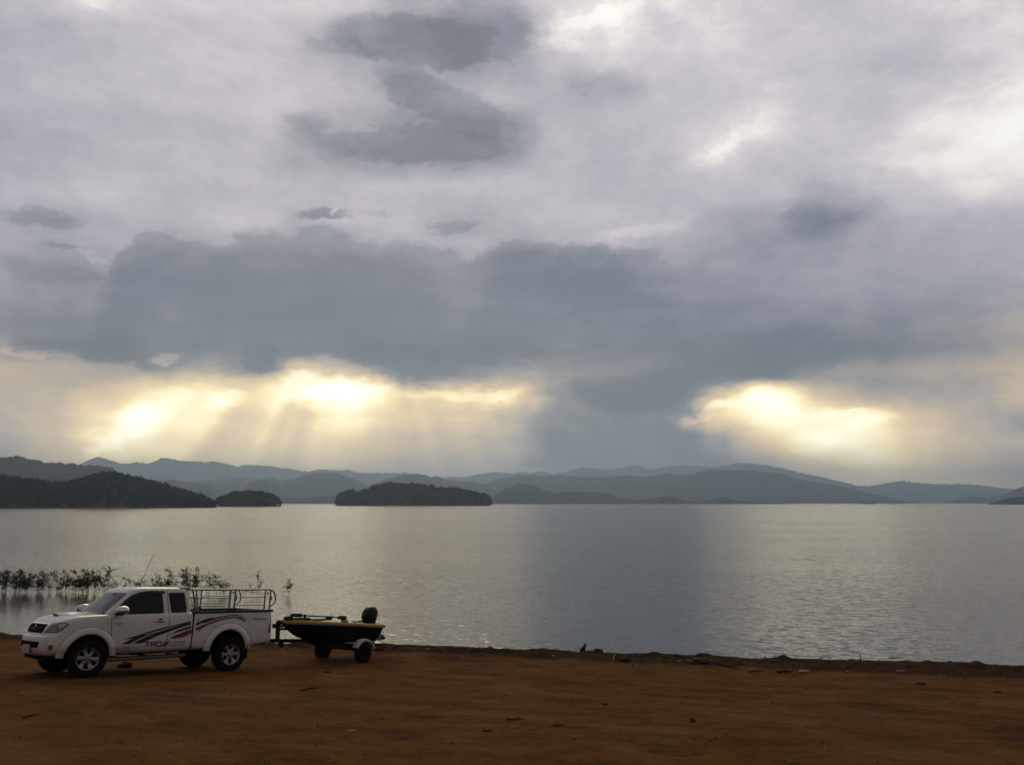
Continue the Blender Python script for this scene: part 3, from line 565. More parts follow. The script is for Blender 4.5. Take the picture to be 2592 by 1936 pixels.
# ------------------------------------------------------------------ pickup truck: x runs tailwards from the front axle, y away from the shore side camera, z up
TILT = .028
def tilted(bm):
    for v in bm.verts: v.co.z += TILT*v.co.x
truck = empty('pickup_truck', (-9.070, 18.438, .721), 'white extended cab pickup truck with black and red side stripes and a steel bed rack', 'pickup truck')
ex = Vector((.69060, .71733, -.09222)); ey = Vector((-.72289, .68857, -.05745)); ez = ex.cross(ey).normalized(); ey = ez.cross(ex).normalized(); ex.normalize()
truck.rotation_euler = Matrix((ex, ey, ez)).transposed().to_euler()

HALF = .872
def nose(th): return -.29 - .59*max(0., math.cos(th))**.62, HALF*max(0., math.sin(th))**.80
def top_z(s): return float(np.interp(s, [-.95, -.8, -.72, -.6, -.3, 0, .3, .5, 3], [1.03, 1.06, 1.085, 1.118, 1.160, 1.178, 1.186, 1.187, 1.187]))
VLV = [(0, .10, .10), (.03, .05, .05), (.09, .016, .015), (.16, .002, .004), (.24, 0, 0), (.34, 0, -.002), (.46, .0, -.002), (.54, .008, .0), (.585, .020, .0), (.62, .070, .0), (.66, .085, .001), (.74, .10, .003), (.82, .115, .006), (.88, .13, .010), (.93, .15, .018), (.965, .175, .032), (.988, .20, .052), (1.0, .235, .082)]
def cab_outline():
    o = [nose(th) for th in np.linspace(0, math.pi/2, 22)]
    o = [(s, y) for s, y in o]
    o += [(s, HALF) for s in np.arange(-.22, 2.07, .075)]
    o += [(2.09+.045*math.sin(a), HALF-.045+.045*math.cos(a)) for a in np.linspace(0, math.pi/2, 5)]
    o += [(2.135, y) for y in (.62, .4, .2, 0.)]
    return o
def cab_mesh():
    bm = bmesh.new(); out = cab_outline(); n = len(out); rings = []
    def ring(fn):
        L = [bm.verts.new(fn(s, y)) for s, y in out]
        Rr = [L[0]] + [bm.verts.new((v.co.x, -v.co.y, v.co.z)) for v in L[1:-1]] + [L[-1]]
        rings.append((L, Rr))
    for v, sh, ins in VLV:
        def fn(s, y, v=v, sh=sh, ins=ins):
            w = min(1., max(0., (-.25 - s)/.62)); zt = top_z(s)
            yy = y*(1 - ins/HALF) if y < .85 else y - ins
            zb = .405 + (.02 if s < -.5 else 0)
            return (s + sh*w, yy, zb + v*(zt - zb))
        ring(fn)
    for k, dz in ((.93, .010), (.80, .022), (.6, .034), (.3, .043)):
        def fn(s, y, k=k, dz=dz):
            w = min(1., max(0., (-.25 - s)/.62)); zt = top_z(s); crown = dz*float(np.interp(s, [-.95, -.5, .6, 1.2], [.5, 1, 1, 1]))
            return (s + .235*w + .02*w*(1-k), (y*(1-.082/HALF) if y < .85 else y - .082)*k, zt + crown)
        ring(fn)
    for (a, ar), (b, br) in zip(rings, rings[1:]):
        for k in range(n-1):
            bm.faces.new((a[k], a[k+1], b[k+1], b[k])); bm.faces.new((ar[k+1], ar[k], br[k], br[k+1]))
    L, Rr = rings[-1]
    for k in range(n-1):
        q = [L[k], L[k+1], Rr[k+1], Rr[k]]; q = list(dict.fromkeys(q)); bm.faces.new(q)
    L, Rr = rings[0]
    for k in range(n-1):
        q = [Rr[k], Rr[k+1], L[k+1], L[k]]; q = list(dict.fromkeys(q)); bm.faces.new(q)
    # greenhouse
    gr = []
    def gout(z, inset=0., zz=None, k=1.):
        w = (z - 1.18)/.52; W = .795 - .165*w + .014*math.sin(math.pi*min(1, max(0, w))) - inset
        sc = .335 + (z - 1.23)*1.17 + inset*1.5; fr = sc - .13; re = 2.125 - .05*w - inset
        pts = []
        for q in np.linspace(0, 1, 9): pts.append((fr + (sc - fr)*q**2.4, (W - .02)*q))
        pts += [(sc + .035, W - .003)]
        pts += [(sc + .07 + (re - .12 - sc - .07)*q, W + .010*math.sin(math.pi*q)) for q in np.linspace(0, 1, 12)]
        pts += [(re - .11 + .11*math.sin(a), W - .11 + .11*math.cos(a)) for a in np.linspace(.3, math.pi/2, 5)]
        pts += [(re, y) for y in (.4, .2, 0.)]
        pts = [(1.4 + (s - 1.4)*k, y*k) for s, y in pts]
        zz = z if zz is None else zz
        L = [bm.verts.new((s, y, zz)) for s, y in pts]
        gr.append((L, [L[0]] + [bm.verts.new((v.co.x, -v.co.y, v.co.z)) for v in L[1:-1]] + [L[-1]]))
    for z in (1.15, 1.20, 1.28, 1.36, 1.44, 1.52, 1.58, 1.63, 1.66): gout(z)
    gout(1.675, .012, 1.682); gout(1.68, .035, 1.702); gout(1.68, .07, 1.716)
    for k, zz in ((.86, 1.727), (.65, 1.737), (.35, 1.742), (.12, 1.744)): gout(1.68, .07, zz, k)
    n = len(gr[0][0])
    for (a, ar), (b, br) in zip(gr, gr[1:]):
        for k in range(n-1):
            bm.faces.new((a[k], a[k+1], b[k+1], b[k])); bm.faces.new((ar[k+1], ar[k], br[k], br[k+1]))
    for idx, fl in ((-1, 0), (0, 1)):
        L, Rr = gr[idx]
        for k in range(n-1):
            q = list(dict.fromkeys([L[k], L[k+1], Rr[k+1], Rr[k]])); bm.faces.new(q[::-1] if fl else q)
    return bm
def cyl_cutter(cx, cz, r, side):
    bm = bmesh.new(); r0 = bmesh.ops.create_cone(bm, cap_ends=True, segments=48, radius1=r, radius2=r, depth=.40)['verts']
    bmesh.ops.transform(bm, matrix=Matrix.Translation((cx, side*.80, cz)) @ Matrix.Rotation(math.pi/2, 4, 'X'), verts=r0)
    add_box(bm, (cx, side*.80, cz - .3), (r*2*.995, .399, .5))
    return bm
def cutter(name, bm, mat):
    tilted(bm); return from_bm(name, bm, mat)
FRONT_C, REAR_C = (-.03, .385), (3.00, .365)
bm = cab_mesh(); tilted(bm)
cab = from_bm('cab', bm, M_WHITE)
cuts = []
for side in (-1, 1):
    for piece in (0, 1):
        b2 = bmesh.new()
        if piece == 0:
            r0 = bmesh.ops.create_cone(b2, cap_ends=True, segments=56, radius1=.445, radius2=.445, depth=.42)['verts']
            bmesh.ops.transform(b2, matrix=Matrix.Translation((FRONT_C[0], side*.82, FRONT_C[1])) @ Matrix.Rotation(math.pi/2, 4, 'X'), verts=r0)
        else: add_box(b2, (FRONT_C[0], side*.82, .22), (.888, .418, .34))
        cuts.append(cutter('arch_cutter', b2, M_WELL))
boolean_cut(cab, cuts)
for pl in cab.data.polygons: pl.use_smooth = True
cab.data.set_sharp_from_angle(angle=R(38)); cab.parent = truck

# cargo bed
bm = bmesh.new(); bo = []
BX0, BX1 = 2.160, 4.085
for s in np.linspace(BX0, BX1 - .05, 24): bo.append((s, HALF - .002))
bo += [(BX1-.05+.05*math.sin(a), HALF-.052+.05*math.cos(a)) for a in np.linspace(.3, math.pi/2, 5)] + [(BX1, y) for y in (.5, .25, 0.)]
bo = [(BX0, y) for y in (0., .3, .6)] + bo
rings = []
for v, ins in ((0, .05), (.03, .02), (.09, .006), (.2, 0), (.45, -.001), (.60, .002), (.75, .006), (.9, .010), (1., .014)):
    L = []
    for s, y in bo:
        zb = float(np.interp(s, [2.1, 3.5, 4.1], [.42, .425, .495])); yy = y*(1 - ins/HALF); ss = s - (.045*max(0, v-.35) - .03*max(0, .35-v) if s > 3.9 else 0) + (-.012 if s < 2.3 and v < .35 else 0)
        L.append(bm.verts.new((ss, yy, zb + v*(1.168 - zb))))
    rings.append((L, [L[0]] + [bm.verts.new((q.co.x, -q.co.y, q.co.z)) for q in L[1:-1]] + [L[-1]]))
n = len(bo)
for (a, ar), (b, br) in zip(rings, rings[1:]):
    for k in range(n-1):
        bm.faces.new((a[k], a[k+1], b[k+1], b[k])); bm.faces.new((ar[k+1], ar[k], br[k], br[k+1]))
for idx in (0, -1):
    L, Rr = rings[idx]
    for k in range(n-1): bm.faces.new(list(dict.fromkeys([L[k], L[k+1], Rr[k+1], Rr[k]])))
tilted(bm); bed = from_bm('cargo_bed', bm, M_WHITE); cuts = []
for side in (-1, 1):
    for piece in (0, 1):
        b2 = bmesh.new()
        if piece == 0:
            r0 = bmesh.ops.create_cone(b2, cap_ends=True, segments=56, radius1=.445, radius2=.445, depth=.42)['verts']
            bmesh.ops.transform(b2, matrix=Matrix.Translation((REAR_C[0], side*.82, REAR_C[1])) @ Matrix.Rotation(math.pi/2, 4, 'X'), verts=r0)
        else: add_box(b2, (REAR_C[0], side*.82, .20), (.888, .418, .36))
        cuts.append(cutter('arch_cutter', b2, M_WELL))
b2 = bmesh.new(); add_box(b2, ((BX0+BX1)/2, 0, .98), (BX1-BX0-.13, 1.58, .70)); cuts.append(cutter('bed_cutter', b2, M_BLACK))
boolean_cut(bed, cuts)
for pl in bed.data.polygons: pl.use_smooth = True
bed.data.set_sharp_from_angle(angle=R(38)); bed.parent = truck

BV = {}
def bvh_of(key, objs):
    vs, fs, b = [], [], 0
    for o in objs:
        vs += [v.co.copy() for v in o.data.vertices]; fs += [[i + b for i in pl.vertices] for pl in o.data.polygons]; b = len(vs)
    BV[key] = BVHTree.FromPolygons(vs, fs)
bvh_of('body', [cab, bed])
def inside(p, poly):
    c = False; j = len(poly)-1
    for i in range(len(poly)):
        if (poly[i][1] > p[1]) != (poly[j][1] > p[1]) and p[0] < (poly[j][0]-poly[i][0])*(p[1]-poly[i][1])/(poly[j][1]-poly[i][1]+1e-12)+poly[i][0]: c = not c
        j = i
    return c
def smooth_poly(pts, n=3):
    for _ in range(n):
        q = []
        for a, b in zip(pts, pts[1:] + pts[:1]): q += [(a[0]*.75+b[0]*.25, a[1]*.75+b[1]*.25), (a[0]*.25+b[0]*.75, a[1]*.25+b[1]*.75)]
        pts = q
    return pts
def drape(name, poly, mat, parent, off=.003, step=.05, skirt=0., frame='near', mirror=False, key='body', mi=None, extra=None):
    """a panel cut to outline poly, laid on the body skin and lifted by off"""
    frames = {'near': ((0, -3, 0), (1, 0, 0), (0, 0, 1), (0, 1, 0)), 'front': ((-3, 0, 0), (0, 1, 0), (0, 0, 1), (1, 0, 0)),
              'rear': ((6, 0, 0), (0, 1, 0), (0, 0, 1), (-1, 0, 0)), 'top': ((0, 0, 4), (1, 0, 0), (0, 1, 0), (0, 0, -1)),
              'corner': ((-.0, -.80, 0), (1, 0, 0), (0, 0, 1), (.334, .9417, -.0385))}
    o, e1, e2, d = [Vector(q) for q in frames[frame]]
    polys = poly if isinstance(poly[0][0], (tuple, list)) else [poly]
    bm = bmesh.new()
    for pg in polys:
        pg = [tuple(q) for q in pg]
        big = []
        for a, b in zip(pg, pg[1:] + pg[:1]):
            m = max(1, int(math.dist(a, b)/step))
            big += [(a[0] + (b[0]-a[0])*k/m, a[1] + (b[1]-a[1])*k/m) for k in range(m)]
        xs_ = [q[0] for q in big]; ys_ = [q[1] for q in big]; pts = list(big)
        for gx in np.arange(min(xs_), max(xs_), step):
            for gy in np.arange(min(ys_), max(ys_), step):
                if inside((gx, gy), big) and min((gx-q[0])**2+(gy-q[1])**2 for q in big) > (step*.45)**2: pts.append((gx, gy))
        nb = len(big); res = delaunay_2d_cdt([Vector(q) for q in pts], [(k, (k+1) % nb) for k in range(nb)], [], 0, 1e-6)
        vs = []
        for q in res[0]:
            p0 = o + e1*q[0] + e2*q[1]
            if frame in ('near', 'corner'): p0 = p0 + Vector((0, 0, TILT*q[0]))
            if frame == 'front': p0 = p0 + Vector((0, 0, TILT*-.85))
            if frame == 'rear': p0 = p0 + Vector((0, 0, TILT*4.1))
            if frame == 'corner': p0 = p0 - d*3
            h = BV[key].ray_cast(p0, d)
            vs.append(bm.verts.new((h[0] - d*off) if h[0] is not None else (p0 + d*3)) if True else None)
        for f in res[2]:
            c_ = (sum(res[0][i][0] for i in f)/len(f), sum(res[0][i][1] for i in f)/len(f))
            if not inside(c_, big): continue
            try: bm.faces.new([vs[i] for i in f])
            except ValueError: pass
    bmesh.ops.recalc_face_normals(bm, faces=bm.faces)
    if bm.faces and sum((f.normal.dot(d)*f.calc_area() for f in bm.faces)) > 0: bmesh.ops.reverse_faces(bm, faces=bm.faces)
    if skirt:
        be = [e for e in bm.edges if e.is_boundary]; r = bmesh.ops.extrude_edge_only(bm, edges=be)
        for v in [g for g in r['geom'] if isinstance(g, bmesh.types.BMVert)]: v.co += d*skirt
    if mirror:
        for v in bm.verts: v.co.y *= -1
        bmesh.ops.reverse_faces(bm, faces=bm.faces)
    return from_bm(name, bm, mat, parent, smooth=30, recalc=False)
def strip(pts, w):
    """thin outline following a line"""
    L, Rr = [], []
    for i, p in enumerate(pts):
        a = pts[max(0, i-1)]; b = pts[min(len(pts)-1, i+1)]; dx, dy = b[0]-a[0], b[1]-a[1]; l = math.hypot(dx, dy); nx_, ny_ = -dy/l*w/2, dx/l*w/2
        L.append((p[0]+nx_, p[1]+ny_)); Rr.append((p[0]-nx_, p[1]-ny_))
    return L + Rr[::-1]

WIN1 = [(.505, 1.215), (.56, 1.345), (.66, 1.455), (.80, 1.555), (.97, 1.618), (1.20, 1.645), (1.435, 1.640), (1.448, 1.60), (1.480, 1.215), (1.46, 1.195), (.56, 1.188), (.515, 1.195)]
WIN2 = [(1.590, 1.585), (1.600, 1.605), (1.622, 1.617), (1.915, 1.618), (1.940, 1.610), (1.955, 1.585), (1.995, 1.25), (1.988, 1.218), (1.965, 1.203), (1.68, 1.200), (1.650, 1.208), (1.636, 1.235)]
DOOR = [(.375, 1.16), (.385, .98), (.410, .70), (.441, .475), (1.545, .462), (1.570, .70), (1.578, 1.0), (1.560, 1.16)]
CABP = [(1.583, .462), (1.600, .70), (1.596, 1.0), (1.580, 1.16), (2.100, 1.16), (2.110, .75), (2.085, .50), (2.060, .464)]
for mirror in (False, True):
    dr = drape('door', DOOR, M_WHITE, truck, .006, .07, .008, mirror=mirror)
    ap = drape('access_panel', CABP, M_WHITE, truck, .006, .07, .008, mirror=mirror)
    gaps = [strip([(.372, 1.175), (.380, .98), (.405, .70), (.437, .462)], .010), strip([(1.562, 1.66), (1.570, 1.4), (1.585, 1.18), (1.588, 1.0), (1.586, .70), (1.560, .455)], .010)]
    for gp in gaps: drape('panel_gap', gp, M_BLACK, truck, .0035, .06, mirror=mirror)
    drape('side_window', WIN1, M_GLASS, truck, .006, .06, .006, mirror=mirror)
    drape('quarter_window', WIN2, M_GLASS, truck, .006, .06, .006, mirror=mirror)
    # rain visor over the door glass
    drape('rain_visor', [(.545, 1.36), (.65, 1.475), (.79, 1.573), (.97, 1.638), (1.20, 1.664), (1.49, 1.655), (1.50, 1.605), (1.44, 1.598), (1.20, 1.596), (.98, 1.575), (.80, 1.505), (.66, 1.405), (.60, 1.34)], M_GLOSS, truck, .030, .06, .028, mirror=mirror)
    drape('fuel_flap', strip([(2.547, .945), (2.558, .90), (2.600, .878), (2.740, .873), (2.765, .89), (2.775, .925)], .007), M_GREY, truck, .002, .05, mirror=mirror) if not mirror else None
    sgn = 1 if mirror else -1
    # door handle
    hb = bmesh.new(); y0 = -(HALF + .012)
    add_tube(hb, [(1.285, y0 + .01, 1.045), (1.31, y0 - .016, 1.046), (1.48, y0 - .016, 1.040), (1.505, y0 + .01, 1.040)], [.014, .016, .016, .012], 8)
    for v in hb.verts: v.co.y = v.co.y*(-sgn); v.co.z += TILT*v.co.x
    h = from_bm('door_handle', hb, M_CHROME, dr, smooth=40)
    drape('handle_recess', smooth_poly([(1.33, 1.06), (1.36, 1.092), (1.43, 1.092), (1.46, 1.06), (1.43, 1.012), (1.36, 1.012)], 2), M_BLACK, dr, .0085, .03, mirror=mirror)
# side indicator, lettering plate on the wing
drape('side_indicator', smooth_poly([(.285, 1.035), (.325, 1.035), (.325, 1.005), (.285, 1.005)], 2), M_AMBER, truck, .006, .02)

# stripes
BLK_A = [(.642, .696), (.841, .743), (1.116, .818), (1.413, .893), (1.72, .949), (2.044, 1.013), (2.108, 1.030), (2.108, .953), (2.053, .937), (1.808, .879), (1.58, .807), (1.355, .736), (1.138, .644), (1.03, .603), (.837, .605), (.778, .601), (.61, .605), (.846, .707)]
BLK_3 = [(1.58, .737), (1.774, .829), (2.056, .914), (2.108, .928), (2.108, .880), (2.062, .863), (1.779, .792)]
RED_A = [(1.597, .66), (1.72, .688), (1.624, .695), (1.708, .721), (2.064, .841), (2.108, .855), (2.108, .766), (2.075, .751), (1.912, .683)]
BED_B = [(2.152, 1.036), (2.294, 1.062), (2.235, 1.024), (2.152, .988)]
BED_C = [(2.152, .961), (2.387, 1.042), (2.659, 1.102), (2.535, 1.05), (2.354, .982), (2.152, .876)]
BED_D = [(2.353, .984), (2.548, 1.052), (2.749, 1.094), (2.955, 1.117), (3.138, 1.122), (3.283, 1.098), (3.405, 1.038), (3.481, .959), (3.446, .99), (3.375, 1.042), (3.271, 1.078), (3.14, 1.098), (2.958, 1.092), (2.752, 1.062), (2.553, 1.012), (2.357, .955)]
BED_R = [(2.152, .842), (2.359, .933), (2.555, .988), (2.674, 1.027), (2.89, 1.069), (3.1, 1.081), (3.244, 1.067), (3.348, 1.027), (3.409, .955), (3.372, .985), (3.348, .955), (3.315, 1.005), (3.235, 1.030), (3.145, 1.053), (2.922, 1.039), (2.705, .993), (2.494, .928), (2.342, .855), (2.252, .77), (2.289, .844), (2.152, .780)]
bvh_of('skin', [cab, bed] + [o for o in bpy.data.objects if o.name.split('.')[0] in ('door', 'access_panel')])
drape('black_stripe', [BLK_A, BLK_3, BED_B, BED_C, BED_D], M_DECB, truck, .004, .05, key='skin')
drape('red_stripe', [RED_A, BED_R, [(3.15, 1.034), (3.30, 1.026), (3.305, 1.012), (3.26, 1.018)]], M_DECR, truck, .006, .05, key='skin')
drape('white_stripe', [[(1.076, .772), (1.343, .838), (1.569, .889), (1.887, .962), (1.571, .875), (1.345, .818), (1.085, .762)], [(.771, .595), (.911, .663), (1.052, .728), (1.31, .787), (1.075, .718), (.941, .655), (.844, .603)]], M_WHITE, truck, .007, .05, key='skin')
# big square cut letters and three slashes on the door bottom
def bars(segs, w): return [strip(s_, w) for s_ in segs]
tz0, tz1 = .522, .620
drape('lettering', bars([[(1.108, tz1), (1.222, tz1)], [(1.168, tz1+.01), (1.160, tz0)]], .022) + bars([[(1.240, tz1+.008), (1.248, tz0)], [(1.24, tz1), (1.330, tz1)], [(1.328, tz1+.010), (1.328, .568)], [(1.335, .572), (1.255, .572)], [(1.285, .572), (1.335, tz0)]], .020)
      + bars([[(1.365, tz1+.01), (1.365, tz0)], [(1.36, tz1), (1.445, tz1)], [(1.452, tz1+.004), (1.452, tz0+.004)], [(1.36, tz0+.004), (1.45, tz0+.004)]], .020), M_DECB, truck, .006, .03, key='skin')
sl = lambda k: [(1.468+k*.040, tz0-.004), (1.496+k*.040, tz0-.004), (1.552+k*.040, tz1+.006), (1.524+k*.040, tz1+.006)]
drape('black_slash', sl(0), M_DECB, truck, .006, .03, key='skin'); drape('red_slash', [sl(1), sl(2)], M_DECR, truck, .006, .03, key='skin')
def text_drape(name, txt, s0, z0, width, height, mat, parent, shear=0., off=.006, frame='near', space=1.):
    cu = bpy.data.curves.new(name, 'FONT'); cu.body = txt; cu.size = 1; cu.shear = shear; cu.space_character = space; cu.resolution_u = 3
    ob = bpy.data.objects.new(name, cu); COL.objects.link(ob); dg = bpy.context.evaluated_depsgraph_get()
    me = bpy.data.meshes.new_from_object(ob.evaluated_get(dg)); bpy.data.objects.remove(ob); bpy.data.curves.remove(cu)
    bm = bmesh.new(); bm.from_mesh(me); bpy.data.meshes.remove(me)
    x0 = min(v.co.x for v in bm.verts); x1 = max(v.co.x for v in bm.verts); y0 = min(v.co.y for v in bm.verts); y1 = max(v.co.y for v in bm.verts)
    for v in bm.verts:
        a = s0 + (v.co.x-x0)/(x1-x0)*width; b = z0 + (v.co.y-y0)/(y1-y0)*height
        if frame == 'near':
            h = BV['skin'].ray_cast(Vector((a, -3, b + TILT*a)), Vector((0, 1, 0)))[0]; v.co = h - Vector((0, off, 0))
        else: v.co = Vector((frame, -a, b))
    return from_bm(name, bm, mat, parent, recalc=False)
text_drape('lettering', 'TOYOTA-ABD', 1.622, .566, .36, .050, M_DECR, truck, .25)
text_drape('lettering', 'Racing Development', 1.628, .512, .375, .034, M_DECG, truck)
text_drape('lettering', 'PRERUNNER', .422, 1.004, .175, .026, M_DECG, truck, .3)
text_drape('lettering', 'VN', .500, .972, .060, .024, M_DECB, truck, .3)
text_drape('lettering', 'PreRunner', 3.585, .985, .345, .068, M_DECG, truck, .45)

# wheel arch flares
def flare(c, side, lo=.05):
    bm = bmesh.new(); rows = []
    for a in np.linspace(R(1), R(179), 40):
        ca, sa = math.cos(a), math.sin(a); row = []
        for k, (r, o) in enumerate(((.575, 0), (.560, .016), (.525, .034), (.48, .044), (.447, .044), (.440, .036), (.440, -.05))):
            x = c[0] + ca*r*(1.0 if sa > 0 else 1.); z = c[1] + sa*r
            zc = max(z, .40); h = BV['body'].ray_cast(Vector((c[0] + ca*.565, -3, max(c[1] + sa*.565, .47) + TILT*c[0])), Vector((0, 1, 0)))[0]
            yb = h.y if h is not None else -HALF
            if yb > -.80: yb = -.80
            row.append(bm.verts.new((x, (yb - o + (.004 if k == 0 else 0))*(-side), z)))
        rows.append(row)
    for a, b in zip(rows, rows[1:]):
        for k in range(len(a)-1): bm.faces.new((a[k], a[k+1], b[k+1], b[k]))
    bm.faces.new(rows[0]); bm.faces.new(rows[-1][::-1])
    tilted(bm); return from_bm('wheel_arch_flare', bm, M_WHITE, truck, smooth=50)
for side in (-1, 1):
    for c in (FRONT_C, REAR_C):
        f = flare(c, side)
        arc = [(c[0] + .583*math.cos(a), c[1] + .583*math.sin(a)) for a in np.linspace(R(12) if c is REAR_C else R(24), R(176), 34)]
        drape('seam', strip(arc, .006), M_SEAM, f, .0045, .05, mirror=side > 0)

# wheels: tyre and six spoke alloy
def wheel_meshes():
    bm = bmesh.new(); r, w = .362, .125
    add_lathe(bm, [(.215, -.105), (.235, -.122), (.29, -.130), (.325, -.124), (.348, -.108), (r-.004, -.09), (r, -.05), (r, 0), (r, .05), (r-.004, .09), (.348, .108), (.325, .124), (.29, .130), (.235, .122), (.215, .105)], (0, 0, 0), 56)
    for k in range(44):                                            # tread blocks
        a = 2*math.pi*k/44
        for yy in (-.068, -.022, .024, .070):
            add_box(bm, ((r+.003)*math.cos(a + yy), yy, (r+.003)*math.sin(a + yy)), (.016, .036, .034), Matrix.Rotation(-(a + yy), 3, 'Y'))
    tyre = bpy.data.meshes.new('tyre'); bmesh.ops.recalc_face_normals(bm, faces=bm.faces); bm.to_mesh(tyre); bm.free()
    bm = bmesh.new()
    add_lathe(bm, [(.150, .10), (.198, .10), (.205, -.02), (.208, -.085), (.222, -.108), (.216, -.116), (.205, -.110), (.196, -.092), (.190, -.03), (.185, .06)], (0, 0, 0), 48, 0)
    add_lathe(bm, [(.001, .02), (.19, .02)], (0, 0, 0), 40, 1)      # dark brake space behind the spokes
    add_lathe(bm, [(.001, .101), (.199, .101), (.206, .095)], (0, 0, 0), 40, 1)
    add_lathe(bm, [(.0005, -.092), (.034, -.092), (.040, -.080), (.072, -.070), (.078, -.03), (.078, .02)], (0, 0, 0), 30, 0)
    for k in range(6):
        a = 2*math.pi*k/6 + .26; Rm = Matrix.Rotation(-a, 3, 'Y')
        pr = [(.05, .036, -.078), (.11, .034, -.072), (.16, .040, -.076), (.204, .056, -.090)]; rowa = []
        for x, hw, y in pr:
            rowa.append([bm.verts.new(Rm @ Vector((x, y, -hw))), bm.verts.new(Rm @ Vector((x, y - .008, 0))), bm.verts.new(Rm @ Vector((x, y, hw))), bm.verts.new(Rm @ Vector((x, y + .05, hw*.9))), bm.verts.new(Rm @ Vector((x, y + .05, -hw*.9)))])
        for p, q in zip(rowa, rowa[1:]):
            for j in range(5): bm.faces.new((p[j], p[(j+1) % 5], q[(j+1) % 5], q[j]))
        a2 = a + math.pi/6; bmn = (.055*math.cos(a2), -.0725, .055*math.sin(a2))
        add_ball(bm, bmn, (.012, .010, .012), 8, 1)
    rim = bpy.data.meshes.new('rim'); bmesh.ops.recalc_face_normals(bm, faces=bm.faces); bm.to_mesh(rim); bm.free()
    for me, mats in ((tyre, [M_TYRE]), (rim, [M_ALLOY, M_WELL])):
        for m in mats: me.materials.append(m)
        for pl in me.polygons: pl.use_smooth = True
        me.set_sharp_from_angle(angle=R(35))
    return tyre, rim
TYRE, RIM = wheel_meshes()
for cx, side, steer in ((0, -1, 7), (0, 1, 7), (3.085, -1, 0), (3.085, 1, 0)):
    wh = empty('wheel'); wh.parent = truck; wh.location = (cx, side*.785, .358)
    wh.rotation_euler = (0, R(17*cx + 20), R(-steer) + (math.pi if side > 0 else 0))
    for nm, me in (('tyre', TYRE), ('rim', RIM)):
        o = bpy.data.objects.new(nm, me); COL.objects.link(o); o.parent = wh

# underbody: frame rails, axles, front skid, spare
bm = bmesh.new()
for y in (-.40, .40): add_box(bm, (1.65, y, .50), (4.6, .09, .16))
add_box(bm, (.0, 0, .36), (.12, 1.35, .10)); add_box(bm, (3.085, 0, .365), (.11, 1.35, .11)); add_ball(bm, (3.085, .05, .365), (.15, .16, .15), 12)
add_box(bm, (-.45, 0, .38), (.55, 1.05, .06)); add_box(bm, (.95, .1, .44), (.9, .5, .20)); add_tube(bm, [(1.3, .2, .38), (2.6, .2, .40)], .09, 10)
add_box(bm, (1.15, 0, .52), (2.0, 1.35, .18)); add_box(bm, (3.1, 0, .56), (1.8, 1.3, .12))
add_tube(bm, [(-.62, -.5, .40), (-.60, -.44, .345), (-.50, -.44, .335)], .022, 6)
tilted(bm); from_bm('underbody', bm, M_WELL, truck)
bm = bmesh.new(); add_box(bm, (2.1475, 0, .82), (.019, 1.70, .74)); tilted(bm); from_bm('cab_gap', bm, M_WELL, truck)
for c in (FRONT_C, REAR_C):
    for side in (-1, 1):
        bm = bmesh.new(); rows = []
        for a in np.linspace(R(-8), R(188), 26): rows.append([bm.verts.new((c[0] + .438*math.cos(a), side*y, c[1] + .438*math.sin(a))) for y in (.845, .50)])
        for a, b in zip(rows, rows[1:]): bm.faces.new((a[0], a[1], b[1], b[0]))
        bm.faces.new([q[1] for q in rows]); tilted(bm); from_bm('wheel_liner', bm, M_WELL, truck)
# bumper lower grille, number plate, main grille, badge, lamps
drape('bumper_intake', [(-.46, .585), (.46, .585), (.50, .70), (-.50, .70)], M_WELL, truck, .004, .04, frame='front')
g = drape('grille', [(-.40, .862), (.40, .862), (.445, .90), (.455, 1.030), (-.455, 1.030), (-.445, .90)], M_WELL, truck, .008, .04, frame='front')
drape('grille_surround', [[(-.47, 1.030), (.47, 1.030), (.54, 1.058), (-.54, 1.058)], [(.455, 1.032), (.445, .90), (.40, .862), (.44, .850), (.53, .95), (.56, 1.04)], [(-.455, 1.032), (-.56, 1.04), (-.53, .95), (-.44, .850), (-.40, .862), (-.445, .90)]], M_CHROME, truck, .012, .03, .012, frame='front')
drape('grille_bar', [[(-.43, .950), (.43, .950), (.435, .960), (-.435, .960)]], M_GREY, g, .016, .04, frame='front')
bm = bmesh.new()
for (rx, rz, cz, t_) in ((.072, .048, 0, .007), (.028, .046, .0, .006), (.050, .020, .022, .006)):
    q = [( -.905 + TILT*0 - .0, rx*math.cos(a), .955 + cz + rz*math.sin(a)) for a in np.linspace(0, 2*math.pi, 29)]
    h0 = BV['body'].ray_cast(Vector((-3, 0, .955 - .024)), Vector((1, 0, 0)))[0]
    add_tube(bm, [(h0.x - .022, p[1], p[2] - .024) for p in q], t_, 6, False)
from_bm('grille_badge', bm, M_DCHROME, g, smooth=60)
HL = [(-.862, .890), (-.848, .975), (-.80, 1.050), (-.688, 1.072), (-.545, 1.064), (-.440, 1.036), (-.470, .985), (-.545, .928), (-.639, .882)]
def hl_scale(k, dx=0, dz=0):
    cx = sum(p[0] for p in HL)/len(HL); cz = sum(p[1] for p in HL)/len(HL); return [(cx + (p[0]-cx)*k + dx, cz + (p[1]-cz)*k + dz) for p in HL]
